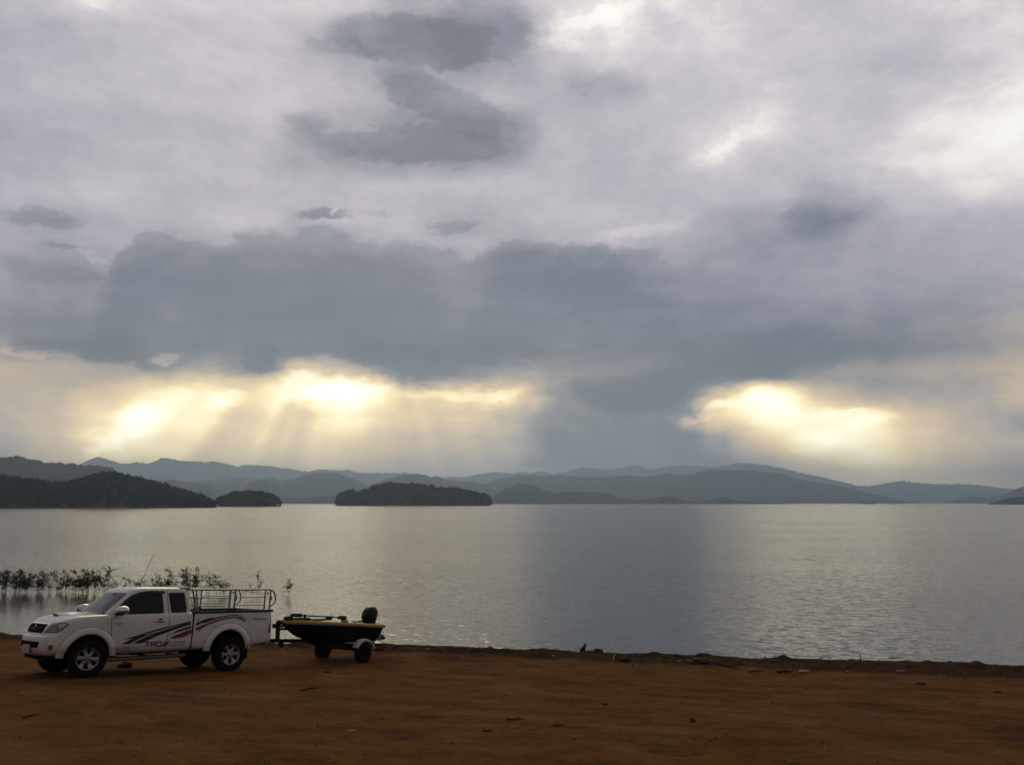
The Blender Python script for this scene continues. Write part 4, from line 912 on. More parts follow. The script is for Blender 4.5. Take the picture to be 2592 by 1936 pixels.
for mirror in (False, True):
    hl = drape('headlight', hl_scale(1.05), M_BLACK, truck, .006, .03, .01, frame='corner', mirror=mirror)
    drape('lens', hl_scale(.93), M_LENS, hl, .012, .03, frame='corner', mirror=mirror)
    drape('reflector', [smooth_poly([(-.60, 1.050), (-.49, 1.040), (-.455, 1.022), (-.50, .985), (-.575, .955), (-.62, .99)], 2)], M_REFL, hl, .0155, .025, frame='corner', mirror=mirror)
    drape('lamp_bowl', smooth_poly([(-.78, 1.03), (-.69, 1.045), (-.66, .99), (-.69, .93), (-.77, .93), (-.80, .98)], 2), M_DCHROME, hl, .0155, .025, frame='corner', mirror=mirror)
    fl = drape('fog_light', [(-.715+.062*math.cos(a)*.8, .600+.052*math.sin(a)) for a in np.linspace(0, 2*math.pi, 20, endpoint=False)], M_FOG, truck, .004, .02, .01, frame='corner', mirror=mirror)
h0 = BV['body'].ray_cast(Vector((-3, 0, .54)), Vector((1, 0, 0)))[0]
bm = bmesh.new(); add_box(bm, (h0.x - .035, -.08, .535), (.012, .36, .155)); add_box(bm, (h0.x - .018, -.08, .535), (.02, .22, .06), mi=1)
npl = from_bm('number_plate', bm, [M_PLATE, M_BLACK], truck)
# bonnet scoop and washer jets
bm = bmesh.new()
def scoop(bm):
    rows = []
    for s, w, h in ((-.43, .15, .028), (-.37, .19, .036), (-.15, .21, .032), (.06, .20, .014), (.20, .17, -.008)):
        row = []
        for k in range(9):
            y = -w + 2*w*k/8; e = 1 - abs(2*k/8 - 1)**4
            row.append(bm.verts.new((s, y, top_z(s) + .035 + h*e)))
        rows.append(row)
    for a, b in zip(rows, rows[1:]):
        for k in range(8): bm.faces.new((a[k], a[k+1], b[k+1], b[k]))
scoop(bm); tilted(bm); bo_ = from_bm('bonnet_scoop', bm, M_WHITE, truck, smooth=60)
bm = bmesh.new(); add_box(bm, (-.424, 0, top_z(-.435) + .040), (.024, .22, .026)); from_bm('scoop_mouth', bm, M_BLACK, bo_)
# windscreen, rear glass, wipers
drape('windscreen', [(-.66, 1.245), (-.3, 1.220), (.3, 1.220), (.66, 1.245), (.610, 1.55), (.570, 1.655), (.3, 1.668), (-.3, 1.668), (-.570, 1.655), (-.610, 1.55)], M_SCREEN, truck, .005, .05, .004, frame='front')
drape('wiper_cowl', [(-.69, 1.235), (-.35, 1.205), (.35, 1.205), (.69, 1.235), (.67, 1.262), (.3, 1.240), (-.3, 1.240), (-.67, 1.262)], M_BLACK, truck, .012, .05, .01, frame='front')
drape('rear_window', [(-.52, 1.26), (.52, 1.26), (.49, 1.57), (-.49, 1.57)], M_GLASS, truck, .004, .06, .004, frame='rear')
drape('inside_mirror', [(-.29, 1.60), (-.17, 1.60), (-.17, 1.655), (-.29, 1.655)], M_BLACK, truck, .007, .05, frame='front')
# door mirrors
for side in (-1, 1):
    bm = bmesh.new(); add_ball(bm, (.520, side*1.015, 1.272), (.165, .110, .094), 20)
    for v in bm.verts:
        v.co.z = 1.275 + (v.co.z - 1.275)*(1.0 if v.co.z > 1.275 else .9); 
        if v.co.x > .60: v.co.x = .60 + (v.co.x - .60)*.2
    tilted(bm); mr = from_bm('door_mirror', bm, M_CHROME, truck, smooth=60)
    bm = bmesh.new(); add_ball(bm, (.47, side*.99, 1.212), (.11, .10, .042), 14); add_tube(bm, [(.44, side*.99, 1.205), (.48, side*.78, 1.20)], .034, 8); tilted(bm); from_bm('mirror_foot', bm, M_BLACK, mr, smooth=60)
# side steps, mud flaps
for side in (-1, 1):
    bm = bmesh.new(); rows = []
    for s in np.linspace(.36, 2.02, 16):
        e = min(1, (s-.36)/.10, (2.02-s)/.10); row = []
        for y, z in ((.80, .345), (.90, .352), (.965, .338), (.985, .312), (.965, .285), (.90, .276), (.80, .285)): row.append(bm.verts.new((s, side*(.80 + (y-.80)*(.55+.45*e)), z)))
        rows.append(row)
    for a, b in zip(rows, rows[1:]):
        for k in range(6): bm.faces.new((a[k], a[k+1], b[k+1], b[k]))
    bm.faces.new(rows[0]); bm.faces.new(rows[-1])
    for s in (.6, 1.2, 1.8): add_box(bm, (s, side*.66, .335), (.06, .34, .04))
    tilted(bm); st = from_bm('side_step', bm, M_GREY, truck, smooth=40)
    bm = bmesh.new(); add_box(bm, (1.19, side*.925, .352), (1.36, .075, .014)); tilted(bm); from_bm('tread_pad', bm, M_BLACK, st)
    bm = bmesh.new(); add_box(bm, (3.482, side*.80, .32), (.014, .21, .34), Matrix.Rotation(R(4), 3, 'Y')); tilted(bm); from_bm('mud_flap', bm, M_BLACK, truck)
# tail lamps, tailgate, rear bumper and tow ball
for mirror in (False, True):
    tl = drape('tail_light', [(3.985, .702), (4.045, .700), (4.056, 1.055), (4.044, 1.060)], M_TAIL, truck, .008, .03, .01, mirror=mirror)
    drape('tail_lens', [(-.812, .70), (-.74, .70), (-.74, 1.06), (-.812, 1.06)], M_TAIL, tl, .006, .03, .01, frame='rear', mirror=mirror)
tg = drape('tailgate', [(-.735, .63), (.735, .63), (.735, 1.15), (-.735, 1.15)], M_WHITE, truck, .008, .08, .01, frame='rear')
bm = bmesh.new(); add_box(bm, (4.115, 0, 1.0), (.02, .22, .07)); tilted(bm); from_bm('tailgate_handle', bm, M_CHROME, tg)
bm = bmesh.new(); add_box(bm, (4.13, 0, .47), (.10, .95, .11)); add_box(bm, (4.26, 0, .405), (.34, .09, .05)); tilted(bm)
hb = from_bm('tow_bar', bm, M_BLACK, truck)
bm = bmesh.new(); add_ball(bm, (4.41, 0, .475 + TILT*4.4), (.025, .025, .025), 10); add_tube(bm, [(4.41, 0, .40 + TILT*4.4), (4.41, 0, .46 + TILT*4.4)], .014, 8); from_bm('tow_ball', bm, M_CHROME, hb)
# black rail caps along the bed
for side in (-1, 1):
    bm = bmesh.new(); add_box(bm, (3.115, side*.818, 1.192), (1.94, .096, .050)); tilted(bm); rc = from_bm('bed_rail_cap', bm, M_BLACK, truck)
bm = bmesh.new(); add_box(bm, (4.045, 0, 1.190), (.075, 1.52, .042)); add_box(bm, (2.19, 0, 1.200), (.07, 1.55, .05)); tilted(bm); from_bm('bed_rail_cap', bm, M_BLACK, truck)
# stainless rack round the bed
rack = empty('bed_rack'); rack.parent = truck
def rack_part(name, fn, mat=M_STEEL):
    bm = bmesh.new(); fn(bm); tilted(bm); return from_bm(name, bm, mat, rack, smooth=60)
for side in (-1, 1):
    y = side*.80
    rack_part('top_rail', lambda bm: add_tube(bm, bend([(2.075, y, 1.672), (4.00, y, 1.672), (4.10, y, 1.628), (4.158, y, 1.48), (4.150, y, 1.385), (4.055, y, 1.297), (4.00, y, 1.290)], 5, .10), .018, 10))
    rack_part('front_post', lambda bm: [add_tube(bm, [(2.215, y, 1.20), (2.075, y, 1.672)], .019, 8), add_tube(bm, [(2.26, y*.99, 1.20), (2.165, y*.99, 1.672)], .014, 8)])
    for sx in (2.978, 3.104, 3.874, 4.010): rack_part('post', lambda bm: add_box(bm, (sx, y, 1.435), (.027, .030, .475)))
    rack_part('cross_rail', lambda bm: [add_tube(bm, [(2.125, y, 1.512), (2.97, y, 1.492)], .011, 8), add_tube(bm, [(2.185, y, 1.325), (2.97, y, 1.325)], .011, 8)])
    rack_part('cross_rail', lambda bm: [add_tube(bm, [(3.11, y, 1.503), (3.87, y, 1.503)], .011, 8), add_tube(bm, [(3.11, y, 1.332), (3.87, y, 1.328)], .011, 8)])
    for c_, z_ in (((4.036, y, 1.47), (.024, .03, .09)), ((3.132, y, 1.47), (.024, .03, .07)), ((3.04, y, 1.235), (.17, .05, .045))): rack_part('hinge', lambda bm: add_box(bm, c_, z_), M_BLACK)
    rack_part('latch', lambda bm: add_ball(bm, (3.945, y, 1.585), (.025, .012, .025), 10), M_BLACK)
rack_part('head_rail', lambda bm: [add_tube(bm, [(2.075, -.80, 1.672), (2.075, .80, 1.672)], .018, 8), add_tube(bm, [(2.13, -.80, 1.50), (2.13, .80, 1.50)], .012, 8)])
# roof wing at the back of the cab, whip aerial
bm = bmesh.new(); rows = []
for y in np.linspace(-.60, .60, 13):
    e = 1 - abs(y/.60)**6; row = []
    for s, z in ((1.86, 1.752), (1.95, 1.766), (2.07, 1.760), (2.14, 1.742), (2.07, 1.728), (1.95, 1.726)): row.append(bm.verts.new((s, y, z - .030*(abs(y)/.60)**2 - .012*(1-e))))
    rows.append(row)
for a, b in zip(rows, rows[1:]):
    for k in range(6): bm.faces.new((a[k], a[(k+1) % 6], b[(k+1) % 6], b[k]))
bm.faces.new(rows[0]); bm.faces.new(rows[-1]); tilted(bm); from_bm('roof_wing', bm, M_GREY, truck, smooth=40)
bm = bmesh.new(); add_tube(bm, [(1.47, .60, 1.66), (1.56, .60, 1.95), (1.66, .60, 2.25), (1.762, .60, 2.52)], [.008, .006, .0045, .004], 6); add_tube(bm, [(1.45, .60, 1.62), (1.48, .60, 1.70)], .016, 8); tilted(bm); from_bm('whip_aerial', bm, M_BLACK, truck)

# ------------------------------------------------------------------ boat trailer: x runs back from the tow ball, y away from the camera, z up
def frame_euler(ax, slope_lat):
    ax = Vector(ax).normalized(); lt = Vector((-ax.y, ax.x, slope_lat)); lt = (lt - ax*lt.dot(ax)).normalized(); up = ax.cross(lt)
    return Matrix((ax, lt, up)).transposed().to_euler()
TRL_LOC, TRL_AX = (-5.90, 21.58, .262), (.6149, .7870, -.0499)
trailer = empty('boat_trailer', TRL_LOC, 'black two wheeled boat trailer with white mudguards hitched behind the pickup', 'trailer')
trailer.rotation_euler = frame_euler(TRL_AX, -.040)
M_TRL = pmat('black_steel', (.007, .007, .008), .6, spec=.2, var=.3, vscale=15)
M_GUARD = pmat('white_mudguard', (.55, .56, .58), .4, var=.12, vscale=12)
M_HULL = pmat('black_hull', (.005, .005, .006), .65, spec=.12, var=.3, vscale=5)
M_YEL = pmat('yellow_gelcoat', (.62, .37, .015), .35, var=.15, vscale=6)
M_TRLAMP = pmat('dull_red_lamp', (.05, .006, .006), .4)
M_TRTYRE = pmat('dark_tyre', (.007, .007, .007), .9, spec=.1, var=.3, vscale=20)
M_RUB = pmat('grey_rubrail', (.22, .22, .21), .5, var=.2, vscale=20)
M_CARPET = pmat('dark_carpet', (.02, .02, .021), .95, var=.3, vscale=40)
M_MOTOR = pmat('motor_black', (.008, .008, .011), .42, spec=.3)
M_LEG = pmat('motor_grey', (.30, .31, .33), .38, metal=.3, var=.2, vscale=10)
def part(name, fn, mat, parent, smooth=40):
    bm = bmesh.new(); fn(bm); return from_bm(name, bm, mat, parent, smooth=smooth)
part('tongue', lambda b: [add_box(b, (.78, 0, .585), (1.50, .085, .085), Matrix.Rotation(R(4), 3, 'Y')), add_box(b, (.06, 0, .64), (.22, .10, .075)), add_ball(b, (-.02, 0, .655), (.075, .065, .06), 12)], M_TRL, trailer)
part('frame', lambda b: [add_tube(b, [(1.25, 0, .53), (1.75, -.46, .43), (3.06, -.48, .36)], .034, 8), add_tube(b, [(1.25, 0, .53), (1.75, .46, .43), (3.06, .48, .36)], .034, 8)] + [add_box(b, (x, 0, z), (.06, .88, .06)) for x, z in ((1.75, .415), (2.4, .375), (3.03, .345))], M_TRL, trailer)
part('axle', lambda b: [add_box(b, (2.39, 0, .285), (.06, 1.36, .06))] + [add_box(b, (2.39, y, .335), (.55, .05, .025), Matrix.Rotation(R(a), 3, 'Y')) for y in (-.44, .44) for a in (-7, 7)] + [add_box(b, (2.39 + dx, y, .375), (.04, .06, .13)) for y in (-.44, .44) for dx in (-.27, .27)], M_TRL, trailer)
part('winch_post', lambda b: [add_box(b, (.290, 0, .79), (.075, .075, .42)), add_box(b, (.285, 0, .955), (.24, .12, .05)), add_box(b, (.44, 0, .885), (.30, .06, .055)), add_box(b, (.575, 0, .925), (.05, .14, .11))], M_TRL, trailer)
part('winch', lambda b: [add_ball(b, (.285, -.02, 1.035), (.075, .06, .075), 14), add_box(b, (.20, -.02, .975), (.12, .10, .10)), add_tube(b, [(.285, -.09, 1.035), (.30, -.15, 1.09)], .012, 6), add_tube(b, [(.33, 0, 1.06), (.52, 0, .965)], .014, 6)], M_TRL, trailer)
jk = part('jockey_wheel', lambda b: [add_lathe(b, [(.02, -.03), (.062, -.03), (.072, -.015), (.072, .015), (.062, .03), (.02, .03)], (.395, -.02, .525), 20)], M_TYRE, trailer)
part('stem', lambda b: add_box(b, (.36, -.02, .60), (.04, .04, .12)), M_TRL, jk)
part('safety_chain', lambda b: add_tube(b, [(.03, -.02, .60), (.0, -.03, .48), (-.005, -.035, .36), (0, -.03, .29)], .006, 6), M_TRL, trailer)
part('rear_bar', lambda b: [add_box(b, (3.10, 0, .345), (.06, 1.25, .055)), add_box(b, (3.03, -.44, .38), (.10, .05, .10)), add_box(b, (3.03, .44, .38), (.10, .05, .10))], M_TRL, trailer)
for y in (-.60, .60):
    tl = part('tail_lamp', lambda b: add_box(b, (3.145, y, .35), (.030, .12, .060)), M_TRLAMP, trailer)
for y in (-.24, .24):
    part('bunk', lambda b: [add_box(b, (2.25, y, .432), (1.6, .09, .04), Matrix.Rotation(R(2.5), 3, 'Y'))], M_CARPET, trailer)
for y in (-.78, .78):
    sg = -1 if y < 0 else 1
    def guard(b):
        rows = []
        for a in np.linspace(R(20), R(152), 18):
            rows.append([b.verts.new((2.39 + r*math.cos(a), y + o*sg, .20 + r*math.sin(a)*1.05)) for o, r in ((-.11, .33), (-.06, .348), (.06, .348), (.105, .335), (.112, .300), (.100, .300), (.05, .335), (-.06, .335))])
        for p, q in zip(rows, rows[1:]):
            for k in range(8): b.faces.new((p[k], p[(k+1) % 8], q[(k+1) % 8], q[k]))
        b.faces.new(rows[0]); b.faces.new(rows[-1])
        add_box(b, (2.06, y, .435), (.10, .12, .02)) if False else None
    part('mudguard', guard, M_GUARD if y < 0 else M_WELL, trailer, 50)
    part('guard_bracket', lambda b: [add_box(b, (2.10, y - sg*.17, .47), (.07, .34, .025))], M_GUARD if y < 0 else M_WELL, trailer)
    wh = empty('wheel'); wh.parent = trailer; wh.location = (2.39, y, .205); wh.rotation_euler = (0, .4, 0 if y < 0 else math.pi)
    part('tyre', lambda b: add_lathe(b, [(.145, -.062), (.165, -.075), (.215, -.078), (.240, -.062), (.250, -.03), (.252, 0), (.250, .03), (.240, .062), (.215, .078), (.165, .075), (.145, .062)], (0, 0, 0), 40), M_TRTYRE, wh, 40)
    part('rim', lambda b: [add_lathe(b, [(.001, -.030), (.05, -.036), (.055, -.022), (.10, -.012), (.135, -.045), (.150, -.066), (.153, -.055), (.14, .06), (.001, .06)], (0, 0, 0), 30)] + [add_ball(b, (.075*math.cos(a), -.022, .075*math.sin(a)), (.010, .008, .010), 6) for a in np.linspace(0, 2*math.pi, 5)[:-1]], M_TRL, wh, 40)

# ------------------------------------------------------------------ small bass boat lying on the trailer, bow toward the truck
boat = empty('bass_boat', TRL_LOC, 'small black fishing boat with yellow gunwale lying on the trailer', 'boat'); boat.rotation_euler = trailer.rotation_euler
BL0, BL1 = .46, 3.34
def bb(x):                     # half beam at the gunwale
    q = min(1., (x - BL0)/1.25); return .12 + .47*(1 - (1 - q)**2.1) - .05*max(0, (x - 2.2)/1.14)**1.5
def gz_(x): return 1.052 - .115*((x - BL0)/(BL1 - BL0)) - .145*((x - BL0)/(BL1 - BL0))**1.3*.9
def keel(x): return float(np.interp(x, [.46, .52, .60, .72, .86, 1.02, 1.25, 1.55, 2.2, 3.2, 3.34], [.985, .935, .875, .790, .695, .615, .535, .485, .440, .400, .400]))
def hull_shape(b):
    rows = []
    for x in list(np.linspace(BL0, 1.4, 18)) + list(np.linspace(1.5, BL1, 14)):
        xx = x; B, G, K = bb(x), gz_(x), keel(x); ch = min(G - .04, K + max(.02, (G-K)*float(np.interp(x, [.5, 1.3, 2., 3.4], [.34, .28, .16, .10])))); row = []
        rake = lambda z: xx + (.0 if x < 3.0 else -.26*(1 - (z-K)/(G-K))*((x-3.0)/.34))
        for y, z in ((0, K), (B*.45, K + (ch-K)*.35), (B*.86, ch), (B*.91, ch + .03), (B*.955, (ch+G)/2), (B*.98, G - .07), (B, G - .05), (B + .004, G - .01)):
            row.append(b.verts.new((rake(z), -y, z)))
        rows.append([b.verts.new((v.co.x, -v.co.y, v.co.z)) for v in row[:0:-1]] + row[:1] + row[1:])
    for p, q in zip(rows, rows[1:]):
        for k in range(len(p)-1): b.faces.new((p[k], p[k+1], q[k+1], q[k]))
    b.faces.new(rows[0]); b.faces.new(rows[-1][::-1])
hull = part('hull', hull_shape, M_HULL, boat, 35)
def along(fn_sec, x0=BL0 - .03, x1=BL1 + .02, n=34):
    """sweep a closed section (offset from gunwale edge, height over gunwale) round both sides and the bow"""
    def f(b):
        path = [(x, -1) for x in np.linspace(x1, x0, n)] + [(x, 1) for x in np.linspace(x0, x1, n)]
        rows = []
        for x, sg in path:
            xc = min(max(x, BL0), BL1); B = bb(xc) if x > x0 + 1e-6 else bb(BL0)*.9
            rows.append([b.verts.new((x, sg*(B + o), gz_(xc) + h)) for o, h in fn_sec])
        m = len(fn_sec)
        for p, q in zip(rows, rows[1:]):
            for k in range(m): b.faces.new((p[k], p[(k+1) % m], q[(k+1) % m], q[k]))
        b.faces.new(rows[0]); b.faces.new(rows[-1][::-1])
    return f
part('gunwale', along([(.022, -.010), (.026, .020), (.010, .042), (-.05, .046), (-.09, .040), (-.09, -.012)]), M_YEL, boat, 50)
part('rub_rail', along([(.012, -.045), (.032, -.040), (.034, -.018), (.016, -.011)]), M_RUB, boat, 50)
def deck(b):
    rows = []
    for x in np.linspace(BL0, 1.55, 12):
        B = bb(x) - .07; rows.append([b.verts.new((x, y*B, gz_(x) + .030 + .02*(1-y*y))) for y in np.linspace(-1, 1, 7)])
    for p, q in zip(rows, rows[1:]):
        for k in range(6): b.faces.new((p[k], p[k+1], q[k+1], q[k]))
part('bow_deck', deck, M_YEL, boat, 60)
def cockpit(b):
    rows = []
    for x in np.linspace(1.55, BL1 - .03, 8):
        B = bb(x) - .05; rows.append([b.verts.new((x, y, z)) for y, z in ((-B, gz_(x) + .02), (-B*.9, .62), (B*.9, .62), (B, gz_(x) + .02))])
    for p, q in zip(rows, rows[1:]):
        for k in range(3): b.faces.new((p[k], p[k+1], q[k+1], q[k]))
    b.faces.new(rows[0])
part('cockpit', cockpit, M_CARPET, boat, 30)
part('transom_board', lambda b: add_box(b, (BL1 - .02, 0, .80), (.06, bb(BL1)*1.86, .13)), M_YEL, boat)
part('seat', lambda b: [add_box(b, (2.25, 0, .80), (.36, .70, .05)), add_box(b, (2.25, 0, .71), (.10, .12, .16))], M_CARPET, boat)
part('hatch', lambda b: add_box(b, (1.30, -.02, gz_(1.3) + .060), (.62, .46, .028)), M_CARPET, boat)
part('grab_cleat', lambda b: [add_ball(b, (1.98, -.50, gz_(1.98) + .062), (.13, .05, .035), 12)], M_BLACK, boat)
part('tie_strap', lambda b: add_tube(b, [(2.30, -.40, gz_(2.3) + .10), (2.33, -bb(2.33) - .035, gz_(2.33) - .02), (2.36, -bb(2.36)*.98 - .012, gz_(2.36) - .10), (2.45, -bb(2.4)*.9 - .01, .60), (2.48, -.46, .47)], .012, 6), M_BLACK, boat)
part('bow_eye', lambda b: add_tube(b, [(.53, 0, .93), (.50, 0, .925), (.50, 0, .90), (.54, 0, .895)], .010, 6), M_TRL, boat)
# electric trolling motor stowed flat on the bow
tm = part('trolling_motor', lambda b: [add_tube(b, [(.80, -.10, 1.195), (1.35, -.10, 1.150), (2.18, -.10, 1.082)], .017, 8)], M_BLACK, boat)
part('motor_head', lambda b: [add_box(b, (.76, -.10, 1.200), (.24, .13, .085), Matrix.Rotation(R(5), 3, 'Y')), add_ball(b, (.64, -.10, 1.215), (.09, .055, .035), 12, rot=Matrix.Rotation(R(-14), 3, 'Y'))], M_BLACK, tm)
part('motor_pod', lambda b: [add_tube(b, [(2.10, -.10, 1.075), (2.16, -.10, 1.078), (2.34, -.10, 1.062), (2.385, -.10, 1.058)], [.030, .052, .056, .030], 12), add_box(b, (2.30, -.10, 1.03), (.16, .014, .10))], M_BLACK, tm)
part('bow_mount', lambda b: [add_box(b, (.78, -.10, gz_(.8) + .085), (.70, .17, .050), Matrix.Rotation(R(2.3), 3, 'Y')), add_box(b, (.53, -.10, gz_(.55) + .105), (.16, .12, .07)), add_box(b, (1.02, -.10, 1.15), (.035, .07, .12))], M_BLACK, tm)
part('shaft_rest', lambda b: add_box(b, (1.80, -.10, 1.08), (.15, .09, .10)), M_BLACK, tm)
part('fish_finder', lambda b: [add_box(b, (1.62, -.02, gz_(1.6) + .085), (.24, .30, .03))], M_CARPET, boat)
# outboard
ob = part('outboard_motor', lambda b: [add_box(b, (3.345, 0, .80), (.16, .24, .26)), add_box(b, (3.40, 0, .66), (.13, .13, .30))], M_MOTOR, boat)
def cowl(b):
    rows = []
    for z, x0, x1, w in ((.875, 3.13, 3.46, .10), (.93, 3.10, 3.49, .135), (1.02, 3.075, 3.515, .155), (1.10, 3.085, 3.53, .158), (1.19, 3.125, 3.53, .155), (1.255, 3.19, 3.49, .135), (1.290, 3.235, 3.455, .10), (1.298, 3.27, 3.42, .06)):
        cx = (x0+x1)/2; hl = (x1-x0)/2; rows.append([b.verts.new((cx + hl*math.copysign(abs(math.cos(a))**.7, math.cos(a)), w*math.copysign(abs(math.sin(a))**.7, math.sin(a)), z)) for a in np.linspace(0, 2*math.pi, 25)[:-1]])
    for p, q in zip(rows, rows[1:]):
        for k in range(24): b.faces.new((p[k], p[(k+1) % 24], q[(k+1) % 24], q[k]))
    b.faces.new(rows[0][::-1]); b.faces.new(rows[-1])
cw = part('cowling', cowl, M_MOTOR, ob, 45)
part('cowl_stripe', lambda b: [add_box(b, (3.40, -.163, 1.07), (.020, .006, .17), Matrix.Rotation(R(28), 3, 'Y')), add_box(b, (3.44, -.162, 1.06), (.010, .006, .15), Matrix.Rotation(R(28), 3, 'Y'))], M_RUB, ob)
def leg(b):
    rows = []
    for z, x0, x1, w in ((.76, 3.44, 3.68, .055), (.68, 3.45, 3.70, .05), (.62, 3.42, 3.80, .10), (.605, 3.42, 3.80, .10), (.59, 3.48, 3.74, .04), (.50, 3.54, 3.76, .04), (.44, 3.60, 3.76, .014), (.39, 3.64, 3.74, .008)):
        cx = (x0+x1)/2; hl = (x1-x0)/2; rows.append([b.verts.new((cx + hl*math.cos(a), w*math.sin(a), z)) for a in np.linspace(0, 2*math.pi, 15)[:-1]])
    for p, q in zip(rows, rows[1:]):
        for k in range(14): b.faces.new((p[k], p[(k+1) % 14], q[(k+1) % 14], q[k]))
    b.faces.new(rows[0][::-1]); b.faces.new(rows[-1])
    add_tube(b, [(3.50, 0, .51), (3.60, 0, .512), (3.74, 0, .51), (3.78, 0, .51)], [.015, .042, .045, .030], 12)
part('lower_leg', leg, M_LEG, ob, 45)
def prop(b):
    add_tube(b, [(3.77, 0, .51), (3.83, 0, .51)], [.032, .02], 10)
    for k in range(3):
        a = 2*math.pi*k/3 + .5; Rm = Matrix.Rotation(a, 3, 'X'); v = [b.verts.new(Rm @ Vector(p) + Vector((3.79, 0, .51))) for p in ((-.02, -.02, .02), (.025, .02, .02), (.05, .055, .09), (.0, .02, .125), (-.04, -.05, .10))]
        v2 = [b.verts.new(q.co + Vector((.008, 0, 0))) for q in v]; b.faces.new(v); b.faces.new(v2[::-1])
        for k2 in range(5): b.faces.new((v[k2], v2[k2], v2[(k2+1) % 5], v[(k2+1) % 5]))
part('propeller', prop, M_TRL, ob, 30)
part('tiller', lambda b: add_tube(b, [(3.10, 0, .93), (2.86, .02, .93), (2.78, .02, .925)], [.022, .018, .022], 8), M_MOTOR, ob)

# ------------------------------------------------------------------ flooded bushes standing in the shallows
M_STEM = pmat('wet_stem', (.030, .024, .016), .8, var=.3, vscale=10)
def leaf_mat(name, a, b):
    m = pmat(name, a, .55, spec=.3); t = NT(m.node_tree); bs = t.n['Principled BSDF']
    tc = t.add('ShaderNodeTexCoord').outputs['Object']
    t.put(bs.inputs['Base Color'], t.ramp(t.noise(tc, 6., 3., .6).outputs['Fac'], [(.3, a), (.7, b)])); return m
M_LEAF = leaf_mat('bush_leaf', (.050, .066, .018), (.15, .165, .05)); M_LEAFB = leaf_mat('bush_leaf_brown', (.045, .042, .018), (.10, .075, .040))
def bush(x, y, w, h, stems, leaves, label, seed, lean=.0, top=.48, mat=None, brown=False):
    rg = random.Random(seed); root = empty('flooded_bush', (x, y, 0), label, 'bush', 'bushes standing in the flooded shallows')
    bm = bmesh.new(); tips = []
    for k in range(stems):
        bx = rg.uniform(-w*.42, w*.42); by = rg.uniform(-.5, .5); hh = h*rg.uniform(.45, 1.0); dx = rg.gauss(lean, .26)*hh; dy = rg.gauss(0, .2)*hh; cv = rg.uniform(-.2, .2)
        pts = [(bx + dx*s + cv*math.sin(s*3.1), by + dy*s, -.25 + (hh + .25)*s) for s in np.linspace(0, 1, 6)]
        add_tube(bm, pts, [.008, .008, .007, .006, .005, .003], 5, False)
        for _ in range(5):
            s = rg.uniform(top, .95); i = int(s*5); p = Vector(pts[i]).lerp(Vector(pts[min(5, i+1)]), s*5 - i); q = p + Vector((rg.gauss(0, .20), rg.gauss(0, .16), rg.uniform(-.02, .20)))
            add_tube(bm, [p, (p+q)/2 + Vector((0, 0, .02)), q], [.006, .005, .002], 4, False); tips += [(p, q)]*2
        tips += [(Vector(pts[3]).lerp(Vector(pts[4]), .3), Vector(pts[5]))]*2
    from_bm('stem', bm, M_STEM, root)
    V, F = [], []
    for k in range(int(leaves*1.9)):
        p, q = rg.choice(tips); c = p.lerp(q, rg.uniform(.15, 1.05)) + Vector((rg.gauss(0, .035), rg.gauss(0, .035), rg.gauss(0, .03)))
        d = Vector((rg.gauss(0, 1), rg.gauss(0, 1), rg.gauss(-.15, .6))).normalized(); u = d.cross(Vector((rg.gauss(0, 1), rg.gauss(0, 1), rg.gauss(0, 1)))).normalized()
        L = rg.uniform(.035, .085); wd = L*rg.uniform(.22, .36); b0 = len(V)
        V += [c, c + d*L*.45 + u*wd, c + d*L + Vector((0, 0, -.012)), c + d*L*.45 - u*wd]; F.append((b0, b0+1, b0+2, b0+3))
    from_np('foliage', [v[:] for v in V], F, M_LEAFB if brown else M_LEAF, root)
    return root
bush(-23.95, 42.0, 1.1, 1.08, 15, 1250, 'dense green flooded bush cut by the photo edge', 1)
bush(-23.2, 41.9, 1.0, 1.02, 14, 1150, 'dense flooded bush beside the one at the photo edge', 2)
bush(-22.65, 42.1, .8, 1.10, 10, 800, 'dense flooded bush ending the leftmost thicket', 3)
bush(-22.1, 42.3, .6, .80, 7, 100, 'thin bare stemmed flooded bush right of the leftmost thicket', 4, brown=True)
bush(-21.72, 42.3, .35, 1.05, 4, 110, 'tall thin leaning flooded bush beside the gap between the thickets', 5, -.25)
bush(-20.95, 42.2, .8, 1.00, 10, 800, 'dense flooded bush opening the second thicket', 6)
bush(-20.3, 42.2, .85, 1.02, 12, 950, 'broad dense flooded bush in the middle of the second thicket', 7)
bush(-19.65, 42.0, .8, 1.18, 11, 900, 'tallest dense flooded bush closing the second thicket', 8)
bush(-19.05, 42.0, .6, .66, 6, 90, 'low sparse flooded bush just over the windscreen', 9, brown=True)
bush(-18.35, 42.0, .35, .88, 3, 60, 'single thin brown shoot between the second thicket and the aerial', 10, .1, brown=True)
bush(-17.3, 42.0, 1.0, .66, 7, 200, 'low sparse flooded bush around the whip aerial', 11, brown=True)
bush(-16.75, 42.0, .6, .90, 5, 170, 'loose flooded bush over the front of the cab roof', 12)
bush(-15.95, 41.6, 1.1, .80, 11, 480, 'medium flooded bush over the middle of the cab roof', 13)
bush(-15.15, 41.4, .9, 1.18, 11, 900, 'tall leafy flooded bush over the back of the cab roof', 14, .12)
bush(-14.2, 41.2, .8, 1.02, 7, 330, 'leafy flooded bush seen over the front bars of the rack', 15)
bush(-13.35, 41.0, .8, .84, 6, 220, 'small leafy flooded bush over the middle of the rack', 16)
bush(-11.55, 39.8, .5, 1.12, 3, 110, 'spindly flooded sapling seen through the back bars of the rack', 17)
bush(-10.10, 40.6, .45, .84, 3, 100, 'last lone flooded sapling between rack and boat', 18)

